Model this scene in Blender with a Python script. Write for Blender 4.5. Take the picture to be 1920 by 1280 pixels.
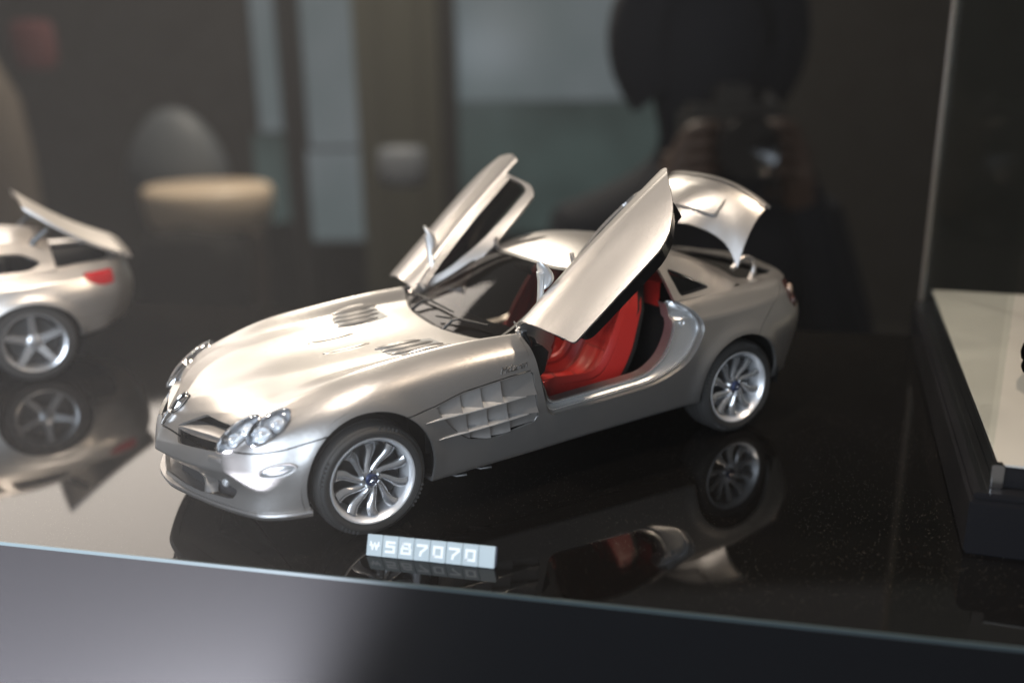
import bpy, bmesh, math, random
import numpy as np
from mathutils import Matrix, Vector
random.seed(3)
rng = np.random.default_rng(7)
for o in list(bpy.data.objects):
    bpy.data.objects.remove(o, do_unlink=True)
S = 1.0 / 18.0          # the model car is 1:18; all coordinates below are in full-size car metres and scaled by S
scene = bpy.context.scene
COL = scene.collection

# ------------------------------------------------------------------ camera
CP = np.array([3.1548, 5.3815, 2.5400]); YAW, PITCH, ROLL, FPX = -2.11603, -0.29297, -0.01673, 1781.15
_f = np.array([math.cos(PITCH) * math.cos(YAW), math.cos(PITCH) * math.sin(YAW), math.sin(PITCH)])
_r = np.cross(_f, [0, 0, 1]); _r /= np.linalg.norm(_r); _u = np.cross(_r, _f)
_r, _u = math.cos(ROLL) * _r + math.sin(ROLL) * _u, -math.sin(ROLL) * _r + math.cos(ROLL) * _u
cam_d = bpy.data.cameras.new('camera'); cam = bpy.data.objects.new('camera', cam_d); COL.objects.link(cam)
cam.matrix_world = Matrix(((_r[0], _u[0], -_f[0], CP[0] * S), (_r[1], _u[1], -_f[1], CP[1] * S),
                           (_r[2], _u[2], -_f[2], CP[2] * S), (0, 0, 0, 1)))
cam_d.sensor_width = 36; cam_d.lens = FPX / 1920 * 36
cam_d.clip_start = 0.005; cam_d.clip_end = 50
cam_d.dof.use_dof = True; cam_d.dof.focus_distance = 5.55 * S; cam_d.dof.aperture_fstop = 5.2
scene.camera = cam

# ------------------------------------------------------------------ world and lamps (indoor display case: no sky, no sun)
w = bpy.data.worlds.new('World'); scene.world = w; w.use_nodes = True
bg = w.node_tree.nodes['Background']; bg.inputs[0].default_value = (1.0, 0.965, 0.93, 1); bg.inputs[1].default_value = 0.095
scene.view_settings.view_transform = 'Standard'; scene.view_settings.look = 'None'
scene.view_settings.exposure = 0.14; scene.view_settings.gamma = 1.0
scene.view_settings.use_curve_mapping = False

def look(o, target):
    d = Vector(target) - o.location
    o.rotation_euler = d.to_track_quat('-Z', 'Y').to_euler()

def area(name, loc, target, size, power, color, sy=None, shape='RECTANGLE'):
    l = bpy.data.lights.new(name, 'AREA'); l.energy = power; l.color = color; l.shape = shape
    l.size = size * S; l.size_y = (sy or size) * S
    o = bpy.data.objects.new(name, l); COL.objects.link(o)
    o.location = Vector(loc) * S; look(o, Vector(target) * S)
    return o

area('case_lamp', (1.5, 1.6, 7.0), (0.6, 0.2, 0.5), 0.5, 0.70, (1.0, 0.86, 0.72), shape='DISK')
area('case_lamp', (-2.4, 2.2, 6.0), (-1.2, 0.4, 0.8), 0.6, 0.42, (1.0, 0.80, 0.60), shape='DISK')
area('case_lamp', (4.0, -4.2, 6.5), (3.6, -3.4, 0.4), 0.7, 1.7, (1.0, 0.84, 0.68), shape='DISK')
area('daylight_window', (8.0, 6.0, 2.6), (1.0, 0.6, 0.5), 7.5, 2.5, (0.76, 0.87, 1.0), sy=5.0)
area('shelf_sheen_light', (2.35, -12.9, 6.4), (2.6, -1.0, 0.0), 6.5, 0.95, (1.0, 0.89, 0.78), sy=5.0)  # added panel out of view; its reflection gives the shelf a pale left
sp_l = bpy.data.lights.new('fascia_pool_spot', 'SPOT'); sp_l.energy = 78.0; sp_l.color = (0.90, 0.90, 1.0); sp_l.spot_size = math.radians(62); sp_l.spot_blend = 0.35; sp_l.shadow_soft_size = 0.01  # added unseen spot; its pool on the fascia mimics daylight reflected in glass
sp_o = bpy.data.objects.new('fascia_pool_spot', sp_l); COL.objects.link(sp_o)
sp_o.location = Vector((1.041 + .722 * 3.5 + .692 * 1.7, 1.857 - .692 * 3.5 + .722 * 1.7, -4.8)) * S; look(sp_o, Vector((1.041 + .722 * 3.5, 1.857 - .692 * 3.5, -.9)) * S)
ul = bpy.data.lights.new('veil_uplight', 'SPOT'); ul.energy = 135.0; ul.color = (1.0, 0.93, 0.88); ul.spot_size = math.radians(54); ul.spot_blend = 0.8; ul.shadow_soft_size = 0.02
ul_o = bpy.data.objects.new('veil_uplight', ul); COL.objects.link(ul_o); ul_o.location = Vector((3.05, 2.15, -2.2)) * S; look(ul_o, Vector((3.20, 2.25, 4.0)) * S)   # added unseen spot from below, lighting the veil volume at the left
area('background_fill', (3.15 - .52 * 40 + 6, 5.38 - .854 * 40 - 4, 26), (-17, -29, -6), 4.0, 34.0, (1.0, 0.88, 0.72), shape='DISK')  # added lamp out of view, brightening the blurred background

# ------------------------------------------------------------------ materials
def mat(name, col, rough=0.5, metal=0.0, coat=0.0, spec=0.5, coat_rough=0.05, trans=0.0, ior=1.5, emit=None, es=1.0, alpha=1.0):
    m = bpy.data.materials.new(name); m.use_nodes = True
    b = m.node_tree.nodes['Principled BSDF']
    b.inputs['Base Color'].default_value = (*col, 1); b.inputs['Roughness'].default_value = rough
    b.inputs['Metallic'].default_value = metal; b.inputs['Coat Weight'].default_value = coat
    b.inputs['Coat Roughness'].default_value = coat_rough; b.inputs['Specular IOR Level'].default_value = spec
    b.inputs['Transmission Weight'].default_value = trans; b.inputs['IOR'].default_value = ior
    b.inputs['Alpha'].default_value = alpha
    if emit: b.inputs['Emission Color'].default_value = (*emit, 1); b.inputs['Emission Strength'].default_value = es
    return m

def nodes(m): return m.node_tree.nodes, m.node_tree.links, m.node_tree.nodes['Principled BSDF']

def add_noise_rough(m, scale, lo, hi, detail=4):
    n, l, b = nodes(m)
    tc = n.new('ShaderNodeTexCoord'); t = n.new('ShaderNodeTexNoise'); t.inputs['Scale'].default_value = scale; t.inputs['Detail'].default_value = detail
    r = n.new('ShaderNodeMapRange'); r.inputs[1].default_value = 0.35; r.inputs[2].default_value = 0.65; r.inputs[3].default_value = lo; r.inputs[4].default_value = hi
    l.new(tc.outputs['Object'], t.inputs['Vector']); l.new(t.outputs['Fac'], r.inputs[0]); l.new(r.outputs[0], b.inputs['Roughness'])

def add_bump(m, scale, strength, dist=0.0002, detail=3):
    n, l, b = nodes(m)
    tc = n.new('ShaderNodeTexCoord'); t = n.new('ShaderNodeTexNoise'); t.inputs['Scale'].default_value = scale; t.inputs['Detail'].default_value = detail
    u = n.new('ShaderNodeBump'); u.inputs['Strength'].default_value = strength; u.inputs['Distance'].default_value = dist
    l.new(tc.outputs['Object'], t.inputs['Vector']); l.new(t.outputs['Fac'], u.inputs['Height']); l.new(u.outputs[0], b.inputs['Normal'])

def paint(name, col, flake=1.0, rough=0.36):
    m = mat(name, col, rough, 0.86, 0.14, coat_rough=0.12)
    n, l, b = nodes(m)
    tc = n.new('ShaderNodeTexCoord')
    vo = n.new('ShaderNodeTexVoronoi'); vo.inputs['Scale'].default_value = 3000
    l.new(tc.outputs['Object'], vo.inputs['Vector'])
    # each flake tilts a little: random colour of the cell offsets the normal
    sub = n.new('ShaderNodeVectorMath'); sub.operation = 'SUBTRACT'; sub.inputs[1].default_value = (0.5, 0.5, 0.5)
    sc = n.new('ShaderNodeVectorMath'); sc.operation = 'SCALE'; sc.inputs['Scale'].default_value = 0.032 * flake
    ge = n.new('ShaderNodeNewGeometry'); ad = n.new('ShaderNodeVectorMath'); ad.operation = 'ADD'
    no = n.new('ShaderNodeVectorMath'); no.operation = 'NORMALIZE'
    l.new(vo.outputs['Color'], sub.inputs[0]); l.new(sub.outputs[0], sc.inputs[0]); l.new(ge.outputs['Normal'], ad.inputs[0])
    l.new(sc.outputs[0], ad.inputs[1]); l.new(ad.outputs[0], no.inputs[0]); l.new(no.outputs[0], b.inputs['Normal'])
    l.new(ge.outputs['Normal'], b.inputs['Coat Normal'])
    return m

M = {}
M['paint'] = paint('silver_paint', (0.41, 0.40, 0.392), 1.6, .36)
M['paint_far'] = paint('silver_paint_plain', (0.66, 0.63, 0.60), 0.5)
M['bare'] = mat('cast_silver', (0.68, 0.69, 0.70), 0.36, 0.80); add_bump(M['bare'], 900, 0.12)
M['chrome'] = mat('chrome', (0.80, 0.80, 0.81), 0.10, 1.0)
M['wheel'] = mat('wheel_silver', (0.80, 0.81, 0.83), 0.22, 0.85)
M['barrel'] = mat('wheel_barrel', (0.78, 0.79, 0.81), 0.3, 0.6)
M['lamp_bowl'] = mat('lamp_bowl', (0.90, 0.92, 0.95), 0.25, 0.35)
M['tyre'] = mat('tyre_rubber', (0.030, 0.029, 0.028), 0.62, spec=0.4); add_bump(M['tyre'], 700, 0.1)
M['black'] = mat('black_plastic', (0.012, 0.012, 0.012), 0.45)
M['gloss_black'] = mat('gloss_black', (0.008, 0.008, 0.009), 0.12)
M['liner'] = mat('dark_liner', (0.006, 0.006, 0.006), 0.8, spec=0.2)
M['red'] = mat('red_leather', (0.42, 0.018, 0.014), 0.42); add_bump(M['red'], 500, 0.08)
M['piping'] = mat('dark_red_piping', (.20, .010, .008), .5)
M['slot_grey'] = mat('louvre_grey', (.20, .21, .22), .5, .5)
M['carpet'] = mat('dark_carpet', (0.010, 0.009, 0.009), 0.95, spec=0.1)
M['blue'] = mat('blue_badge', (0.03, 0.045, 0.11), 0.3, .3)
M['redlamp'] = mat('red_lamp', (0.40, 0.012, 0.015), 0.15, coat=0.6)
M['dark_lamp'] = mat('smoked_lamp', (0.05, 0.02, 0.018), 0.12, coat=0.6)
M['beigelamp'] = mat('clear_reflector', (.40, .30, .24), .3)
M['disc'] = mat('brake_disc', (.10, .10, .10), .4, .9)
M['lettering'] = mat('chrome_lettering', (0.30, 0.29, 0.28), 0.3, 1.0)

def glass(name, tint, refl=1.0):
    m = bpy.data.materials.new(name); m.use_nodes = True; n = m.node_tree.nodes; l = m.node_tree.links
    for x in list(n): n.remove(x)
    out = n.new('ShaderNodeOutputMaterial'); mix = n.new('ShaderNodeMixShader'); tr = n.new('ShaderNodeBsdfTransparent')
    gl = n.new('ShaderNodeBsdfGlossy'); fr = n.new('ShaderNodeFresnel'); fr.inputs['IOR'].default_value = 1.5
    mu = n.new('ShaderNodeMath'); mu.operation = 'MULTIPLY'; mu.inputs[1].default_value = refl
    tr.inputs[0].default_value = (*tint, 1); gl.inputs['Roughness'].default_value = 0.03
    l.new(fr.outputs[0], mu.inputs[0]); l.new(mu.outputs[0], mix.inputs[0]); l.new(tr.outputs[0], mix.inputs[1]); l.new(gl.outputs[0], mix.inputs[2]); l.new(mix.outputs[0], out.inputs[0])
    return m
M['glass'] = glass('window_glass', (0.56, 0.51, 0.45), 1.2)
M['lens'] = glass('lamp_lens', (0.93, 0.95, 0.97), 1.8)
M['acrylic'] = glass('acrylic', (0.93, 0.95, 0.94), 0.12)
M['edge_clear'] = mat('acrylic_edge', (0.085, 0.068, 0.055), 0.3, coat=0.3)

M['mesh'] = mat('intake_mesh', (0.03, 0.03, 0.032), 0.5)
M['signal'] = mat('clear_signal', (0.62, 0.64, 0.66), 0.22, 0.6, coat=0.6)

# ------------------------------------------------------------------ mesh helpers (numpy -> one mesh object)
def obj(name, V, F, m, parent=None, N=None, smooth=True, sharp=None):
    me = bpy.data.meshes.new(name)
    V = np.asarray(V, float)
    me.from_pydata((V * S).tolist(), [], [list(map(int, f)) for f in F]); me.update()
    if smooth: me.polygons.foreach_set('use_smooth', [True] * len(me.polygons))
    if N is not None:
        N = np.asarray(N, float); N = N / np.maximum(np.linalg.norm(N, axis=1, keepdims=True), 1e-9)
        me.normals_split_custom_set_from_vertices(N.tolist())
    elif sharp is not None:
        me.set_sharp_from_angle(angle=math.radians(sharp))
    me.materials.append(M[m] if isinstance(m, str) else m)
    o = bpy.data.objects.new(name, me); COL.objects.link(o)
    if parent: o.parent = parent
    return o

def tag(o, label=None, cat=None, group=None, kind=None):
    if label: o['label'] = label
    if cat: o['category'] = cat
    if group: o['group'] = group
    if kind: o['kind'] = kind
    return o

def empty(name, loc=(0, 0, 0)):
    o = bpy.data.objects.new(name, None); COL.objects.link(o); o.location = Vector(loc) * S; o.empty_display_size = 0.01
    return o

class MB:
    """collects simple solids; build() links them as one mesh object"""
    def __init__(s): s.V = []; s.F = []
    def add(s, V, F):
        k = len(s.V); s.V += [tuple(map(float, v)) for v in V]; s.F += [tuple(int(i) + k for i in f) for f in F]; return s
    def box(s, c, d, rot=None, bev=0.0):
        d = np.array(d) / 2.0
        if bev > 0:
            bm = bmesh.new(); bmesh.ops.create_cube(bm, size=1)
            for v in bm.verts: v.co = Vector((v.co.x * 2 * d[0], v.co.y * 2 * d[1], v.co.z * 2 * d[2]))
            bmesh.ops.bevel(bm, geom=bm.edges[:], offset=bev, segments=2, affect='EDGES')
            bm.verts.index_update(); P = np.array([v.co[:] for v in bm.verts]); F = [[v.index for v in f.verts] for f in bm.faces]; bm.free()
        else:
            P = np.array([(x, y, z) for x in (-1, 1) for y in (-1, 1) for z in (-1, 1)]) * d
            F = [(0, 1, 3, 2), (4, 6, 7, 5), (0, 4, 5, 1), (2, 3, 7, 6), (0, 2, 6, 4), (1, 5, 7, 3)]
        if rot is not None: P = P @ np.array(rot).T
        return s.add(P + np.array(c), F)
    def tube(s, pts, r, n=10, cap=True, flat=1.0):
        pts = np.array(pts, float); m = len(pts); rr = np.broadcast_to(np.array(r, float), (m,))
        T = np.gradient(pts, axis=0); T /= np.linalg.norm(T, axis=1, keepdims=True)
        a = np.array([0, 0, 1.0]) if abs(T[0, 2]) < 0.9 else np.array([1.0, 0, 0])
        V = []; u = np.cross(T[0], a); u /= np.linalg.norm(u)
        for i in range(m):
            u = u - T[i] * (u @ T[i]); u /= np.linalg.norm(u); b = np.cross(T[i], u)
            for k in range(n):
                t = 2 * math.pi * k / n; V.append(pts[i] + rr[i] * (math.cos(t) * u + flat * math.sin(t) * b))
        F = [(i * n + k, i * n + (k + 1) % n, (i + 1) * n + (k + 1) % n, (i + 1) * n + k) for i in range(m - 1) for k in range(n)]
        if cap: F += [tuple(range(n - 1, -1, -1)), tuple((m - 1) * n + k for k in range(n))]
        return s.add(V, F)
    def lathe(s, prof, c, axis=(0, 1, 0), n=48, closed=False):
        """prof: (radius, offset along axis)"""
        ax = np.array(axis, float); ax /= np.linalg.norm(ax)
        a = np.cross(ax, [0, 0, 1.0]) if abs(ax[2]) < 0.9 else np.cross(ax, [1.0, 0, 0]); a /= np.linalg.norm(a); b = np.cross(ax, a)
        V = []; m = len(prof)
        for r, h in prof:
            for k in range(n):
                t = 2 * math.pi * k / n; V.append(np.array(c) + ax * h + r * (math.cos(t) * a + math.sin(t) * b))
        F = [(i * n + k, i * n + (k + 1) % n, (i + 1) * n + (k + 1) % n, (i + 1) * n + k) for i in range(m - 1) for k in range(n)]
        return s.add(V, F)
    def loft(s, rings, closed=True, caps=False):
        n = len(rings[0]); m = len(rings); V = [p for r in rings for p in r]
        F = [(i * n + k, i * n + (k + 1) % n, (i + 1) * n + (k + 1) % n, (i + 1) * n + k) for i in range(m - 1) for k in range(n if closed else n - 1)]
        if caps: F += [tuple(range(n - 1, -1, -1)), tuple((m - 1) * n + k for k in range(n))]
        return s.add(V, F)
    def xf(s, R=None, t=(0, 0, 0), piv=(0, 0, 0)):
        V = np.array(s.V) - np.array(piv)
        if R is not None: V = V @ np.array(R).T
        s.V = [tuple(v) for v in V + np.array(piv) + np.array(t)]; return s
    def build(s, name, m, parent=None, sharp=35, mirror=False):
        V = np.array(s.V); F = s.F
        if mirror: V = V * np.array([1, -1, 1]); F = [f[::-1] for f in F]
        return obj(name, V, F, m, parent, None, True, sharp)

def rod(wv):
    wv = np.array(wv, float); t = np.linalg.norm(wv)
    if t < 1e-9: return np.eye(3)
    k = wv / t; K = np.array([[0, -k[2], k[1]], [k[2], 0, -k[0]], [-k[1], k[0], 0]])
    return np.eye(3) + math.sin(t) * K + (1 - math.cos(t)) * K @ K
def Rx(a): return rod((math.radians(a), 0, 0))
def Ry(a): return rod((0, math.radians(a), 0))
def Rz(a): return rod((0, 0, math.radians(a)))
MIR = np.array([1, -1, 1.0])

# ------------------------------------------------------------------ interpolating surface through a cage of points
def hermite(P0, P1, T0, T1, t):
    t = t[..., None]
    return (2 * t**3 - 3 * t**2 + 1) * P0 + (t**3 - 2 * t**2 + t) * T0 + (-2 * t**3 + 3 * t**2) * P1 + (t**3 - t**2) * T1

def spline_u(P, k, crease=None):
    """P (n, m, d): interpolate along axis 0 with k samples per span. returns ((n-1)*k+1, m, d)"""
    n = len(P); h = np.sqrt(((P[1:, :, :3] - P[:-1, :, :3])**2).sum(-1)).mean(1); h = np.maximum(h, 1e-4)
    d = (P[1:] - P[:-1]) / h[:, None, None]
    T = np.zeros_like(P); T[0] = d[0]; T[-1] = d[-1]
    for i in range(1, n - 1): T[i] = (d[i - 1] * h[i] + d[i] * h[i - 1]) / (h[i] + h[i - 1])
    out = []; ts = np.arange(k) / k
    for i in range(n - 1):
        for t in ts:
            out.append(hermite(P[i], P[i + 1], T[i] * h[i], T[i + 1] * h[i], np.array(t)))
    out.append(P[-1]); return np.array(out)

def spline_v(P, k, crease, mirror0=True):
    """P (n, m, 3) interpolated along axis 1; crease (n, m) in 0..1; mirrored ghost at row 0"""
    n, m, _ = P.shape
    h = np.sqrt(((P[:, 1:] - P[:, :-1])**2).sum(-1)) + 1e-5
    d = (P[:, 1:] - P[:, :-1]) / h[..., None]
    TL = np.zeros_like(P); TR = np.zeros_like(P)
    for j in range(m):
        if j == 0:
            t = d[:, 0].copy()
            if mirror0: t[:, 0] = 0; t[:, 2] = 0
            TL[:, j] = TR[:, j] = t
        elif j == m - 1: TL[:, j] = TR[:, j] = d[:, -1]
        else:
            w0 = h[:, j, None]; w1 = h[:, j - 1, None]
            s = (d[:, j - 1] * w0 + d[:, j] * w1) / (w0 + w1); c = crease[:, j, None]
            TL[:, j] = s * (1 - c) + d[:, j - 1] * c; TR[:, j] = s * (1 - c) + d[:, j] * c
    out = []
    for j in range(m - 1):
        for q in range(k):
            t = np.full(n, q / k)
            out.append(hermite(P[:, j], P[:, j + 1], TR[:, j] * h[:, j, None], TL[:, j + 1] * h[:, j, None], t))
    out.append(P[:, -1]); return np.array(out).transpose(1, 0, 2)

def grid_mesh(G):
    """G (nu, nv, 3) -> V, N, F (triangles), normals out of the body"""
    nu, nv, _ = G.shape
    du = np.gradient(G, axis=0); dv = np.gradient(G, axis=1)
    N = np.cross(dv, du); ln = np.linalg.norm(N, axis=-1, keepdims=True)
    N = N / np.maximum(ln, 1e-9)
    idx = np.arange(nu * nv).reshape(nu, nv)
    a, b, c, d = idx[:-1, :-1].ravel(), idx[1:, :-1].ravel(), idx[1:, 1:].ravel(), idx[:-1, 1:].ravel()
    F = np.concatenate([np.stack([a, d, b], 1), np.stack([b, d, c], 1)])
    V = G.reshape(-1, 3)
    A = np.linalg.norm(np.cross(V[F[:, 1]] - V[F[:, 0]], V[F[:, 2]] - V[F[:, 0]]), axis=1)
    return V, N.reshape(-1, 3), F[A > 1e-9]

def clip(V, N, F, f):
    """keep the part of the mesh where f < 0"""
    val = f(V); ins = val < 0; cnt = ins[F].sum(1)
    keep = [F[cnt == 3]]; newV = []; newN = []; cache = {}; add = []
    def cut(i, j):
        key = (i, j) if i < j else (j, i)
        if key not in cache:
            t = val[i] / (val[i] - val[j]); newV.append(V[i] + t * (V[j] - V[i])); newN.append(N[i] + t * (N[j] - N[i])); cache[key] = len(V) + len(newV) - 1
        return cache[key]
    for tri in F[(cnt == 1) | (cnt == 2)]:
        s = [ins[i] for i in tri]
        if sum(s) == 1:
            k = s.index(True); i, j, l = tri[k], tri[(k + 1) % 3], tri[(k + 2) % 3]; add.append((i, cut(i, j), cut(i, l)))
        else:
            k = s.index(False); i, j, l = tri[k], tri[(k + 1) % 3], tri[(k + 2) % 3]; a, b = cut(i, j), cut(i, l); add += [(a, j, l), (a, l, b)]
    if add: keep.append(np.array(add, int))
    F2 = np.concatenate(keep); V2 = np.vstack([V, np.array(newV)]) if newV else V; N2 = np.vstack([N, np.array(newN)]) if newN else N
    used = np.unique(F2); mp = -np.ones(len(V2), int); mp[used] = np.arange(len(used))
    return V2[used], N2[used], mp[F2]

def clips(m, *fs):
    for f in fs: m = clip(*m, f)
    return m
def both(m):
    """add the mirrored half, welded at y = 0"""
    V, N, F = m; V = V.copy(); N = N.copy(); c = np.abs(V[:, 1]) < 1e-5; V[c, 1] = 0; N[c, 1] = 0
    mp = np.arange(len(V)) + len(V); mp[c] = np.nonzero(c)[0]
    V2 = np.vstack([V, V * MIR]); N2 = np.vstack([N, N * MIR]); F2 = np.vstack([F, mp[F][:, ::-1]])
    return V2, N2, F2
def mirror(m): return m[0] * MIR, m[1] * MIR, m[2][:, ::-1]
def thick(m, t):
    """give a sheet thickness t inwards, with rim faces of their own normals"""
    V, N, F = m; n = len(V); N = N / np.maximum(np.linalg.norm(N, axis=1, keepdims=True), 1e-9)
    B = V - t * N; E = {}
    for tri in F:
        for a, b in ((tri[0], tri[1]), (tri[1], tri[2]), (tri[2], tri[0])):
            E[(a, b)] = E.get((a, b), 0) + 1
    bd = [e for e in E if (e[1], e[0]) not in E]
    VV = [V, B]; NN = [N, -N]; FF = [F, F[:, ::-1] + n]; k = 2 * n; rv = []; rn = []; rf = []
    for a, b in bd:
        e = V[b] - V[a]; nn = np.cross(e, N[a]); l = np.linalg.norm(nn)
        if l < 1e-9: continue
        nn = nn / l; rv += [V[a], V[b], B[b], B[a]]; rn += [nn] * 4; rf.append((k, k + 1, k + 2)); rf.append((k, k + 2, k + 3)); k += 4
    if rv: VV.append(np.array(rv)); NN.append(np.array(rn)); FF.append(np.array(rf)[:, ::-1])
    return np.vstack(VV), np.vstack(NN), np.vstack(FF)
def panel(name, m, material, parent, t=0.02, R=None, piv=(0, 0, 0), tr=(0, 0, 0), mir=False):
    V, N, F = thick(m, t) if t else m
    if R is not None: V = (V - np.array(piv)) @ R.T + np.array(piv) + np.array(tr); N = N @ R.T
    if mir: V, N, F = V * MIR, N * MIR, F[:, ::-1]
    return obj(name, V, F, material, parent, N)

# signed distance helpers, all in projected planes
def poly_sd(poly, ax=(0, 2)):
    P = np.array(poly, float); Q = np.roll(P, -1, 0)
    def f(V):
        X = V[:, list(ax)]; d = np.full(len(X), 1e9); ins = np.zeros(len(X), bool)
        for a, b in zip(P, Q):
            e = b - a; w_ = X - a; t = np.clip((w_ @ e) / max(e @ e, 1e-12), 0, 1); d = np.minimum(d, np.linalg.norm(w_ - t[:, None] * e, axis=1))
            c = (a[1] > X[:, 1]) != (b[1] > X[:, 1])
            with np.errstate(divide='ignore', invalid='ignore'):
                xi = (b[0] - a[0]) * (X[:, 1] - a[1]) / (b[1] - a[1] + 1e-12) + a[0]
            ins ^= c & (X[:, 0] < xi)
        return np.where(ins, -d, d)
    return f
def smooth_poly(pts, k=6, closed=True):
    P = np.array(pts, float); n = len(P); out = []
    for i in range(n if closed else n - 1):
        p0, p1, p2, p3 = P[(i - 1) % n], P[i], P[(i + 1) % n], P[(i + 2) % n]
        if not closed: p0 = P[max(i - 1, 0)]; p3 = P[min(i + 2, n - 1)]
        for q in range(k):
            t = q / k; out.append(0.5 * (2 * p1 + (p2 - p0) * t + (2 * p0 - 5 * p1 + 4 * p2 - p3) * t * t + (3 * p1 - p0 - 3 * p2 + p3) * t**3))
    if not closed: out.append(P[-1])
    return np.array(out)
def round_poly(pts, r, k=5):
    """round the corners of a polygon; r is a number or one per corner"""
    P = np.array(pts, float); n = len(P); rr = np.broadcast_to(np.array(r, float), (n,)); out = []
    for i in range(n):
        a, b, c = P[i - 1], P[i], P[(i + 1) % n]; u = a - b; v = c - b; lu, lv = np.linalg.norm(u), np.linalg.norm(v); q = min(rr[i], lu * .45, lv * .45)
        p0 = b + u / lu * q; p1 = b + v / lv * q
        if q < 1e-6: out.append(b); continue
        for s in range(k + 1):
            t = s / k; out.append((1 - t)**2 * p0 + 2 * t * (1 - t) * b + t * t * p1)
    return np.array(out)
def circle_sd(x, z, r): return lambda V: np.hypot(V[:, 0] - x, V[:, 2] - z) - r
def inv(f, gap=0.0): return lambda V: gap - f(V)
def off(f, g): return lambda V: f(V) + g
def interp_y(poly_x, poly_y): return lambda x: np.interp(x, poly_x, poly_y)

# ================================================================== the car body surface
CAGE = [  # columns from the nose round the side to the tail; rows from the centre line on top down to the underside
 [(2.06,0,.700),(2.13,0,.655),(2.19,0,.600),(2.245,0,.535),(2.285,0,.465),(2.295,0,.415),(2.235,0,.350),(2.255,0,.235),(2.00,0,.215)],
 [(1.96,0,.742),(2.03,.11,.715),(2.09,.20,.655),(2.14,.26,.590),(2.205,.28,.520),(2.225,.29,.430),(2.175,.28,.350),(2.20,.28,.235),(1.90,.28,.215)],
 [(1.80,0,.775),(1.90,.24,.765),(1.98,.42,.705),(2.03,.50,.640),(2.095,.53,.545),(2.115,.54,.445),(2.08,.54,.350),(2.095,.54,.235),(1.85,.50,.215)],
 [(1.60,0,.803),(1.70,.31,.812),(1.78,.52,.780),(1.84,.66,.740),(1.92,.775,.620),(1.945,.81,.480),(1.925,.81,.350),(1.935,.81,.232),(1.80,.70,.215)],
 [(1.45,0,.818),(1.50,.345,.834),(1.55,.53,.822),(1.60,.70,.822),(1.65,.855,.710),(1.68,.910,.540),(1.70,.910,.370),(1.70,.905,.232),(1.70,.80,.215)],
 [(1.30,0,.830),(1.30,.365,.850),(1.32,.535,.848),(1.35,.70,.885),(1.35,.875,.800),(1.35,.945,.640),(1.35,.945,.420),(1.35,.925,.235),(1.35,.80,.218)],
 [(1.00,0,.846),(1.00,.385,.866),(1.00,.55,.870),(1.00,.70,.925),(1.00,.865,.835),(1.00,.935,.640),(1.00,.935,.420),(1.00,.925,.235),(1.00,.80,.222)],
 [(.65,0,.858),(.65,.41,.876),(.65,.57,.886),(.65,.715,.948),(.65,.870,.862),(.65,.930,.650),(.65,.935,.420),(.65,.925,.245),(.65,.80,.232)],
 [(.32,0,.855),(.32,.44,.870),(.32,.60,.890),(.32,.745,.950),(.32,.878,.870),(.32,.930,.655),(.32,.938,.425),(.32,.925,.255),(.32,.80,.240)],
 [(.0,0,.850),(.0,.46,.870),(.0,.65,.900),(.0,.785,.958),(.0,.888,.875),(.0,.932,.665),(.0,.94,.430),(.0,.925,.268),(.0,.80,.250)],
 [(-.40,0,.85),(-.40,.46,.87),(-.40,.66,.90),(-.40,.805,.968),(-.40,.902,.880),(-.40,.935,.675),(-.40,.942,.440),(-.40,.925,.280),(-.40,.80,.262)],
 [(-.80,0,.86),(-.80,.46,.88),(-.80,.66,.91),(-.80,.805,.980),(-.80,.912,.872),(-.80,.940,.690),(-.80,.945,.455),(-.80,.928,.293),(-.80,.80,.275)],
 [(-1.10,0,.88),(-1.10,.45,.90),(-1.10,.65,.94),(-1.10,.795,.990),(-1.10,.918,.862),(-1.10,.945,.715),(-1.10,.948,.480),(-1.10,.932,.302),(-1.10,.80,.285)],
 [(-1.40,0,.93),(-1.40,.44,.94),(-1.40,.63,.965),(-1.40,.770,.996),(-1.40,.905,.872),(-1.40,.945,.735),(-1.40,.945,.500),(-1.40,.930,.310),(-1.40,.80,.295)],
 [(-1.68,0,.97),(-1.68,.44,.97),(-1.68,.62,.978),(-1.68,.735,.990),(-1.68,.868,.886),(-1.68,.925,.740),(-1.68,.915,.510),(-1.68,.885,.320),(-1.68,.78,.305)],
 [(-1.92,0,.992),(-1.92,.44,.990),(-1.92,.60,.986),(-1.92,.690,.985),(-1.92,.800,.893),(-1.92,.860,.740),(-1.92,.845,.520),(-1.92,.805,.340),(-1.88,.70,.32)],
 [(-2.08,0,1.00),(-2.075,.42,.995),(-2.06,.57,.985),(-2.04,.645,.965),(-2.06,.720,.885),(-2.08,.765,.740),(-2.06,.750,.530),(-2.01,.705,.355),(-1.95,.60,.33)],
 [(-2.18,0,1.00),(-2.17,.34,.99),(-2.165,.44,.975),(-2.165,.49,.95),(-2.19,.53,.87),(-2.215,.56,.740),(-2.195,.54,.530),(-2.13,.50,.360),(-2.0,.45,.34)],
 [(-2.24,0,1.00),(-2.245,0,.985),(-2.25,0,.965),(-2.26,0,.94),(-2.285,0,.86),(-2.30,0,.740),(-2.28,0,.530),(-2.20,0,.36),(-2.05,0,.34)],
]
CR = np.zeros((19, 9))
CR[0:4, 1] = .55; CR[4:9, 1] = .8; CR[1:9, 2] = .85; CR[3:9, 3] = .45; CR[0:4, 5] = .75; CR[0:4, 4] = .3
CR[10, 4] = .3; CR[11:16, 4] = .95; CR[:, 7] = .9; CR[0:5, 7] = .95
KU, KV = 9, 8
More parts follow.
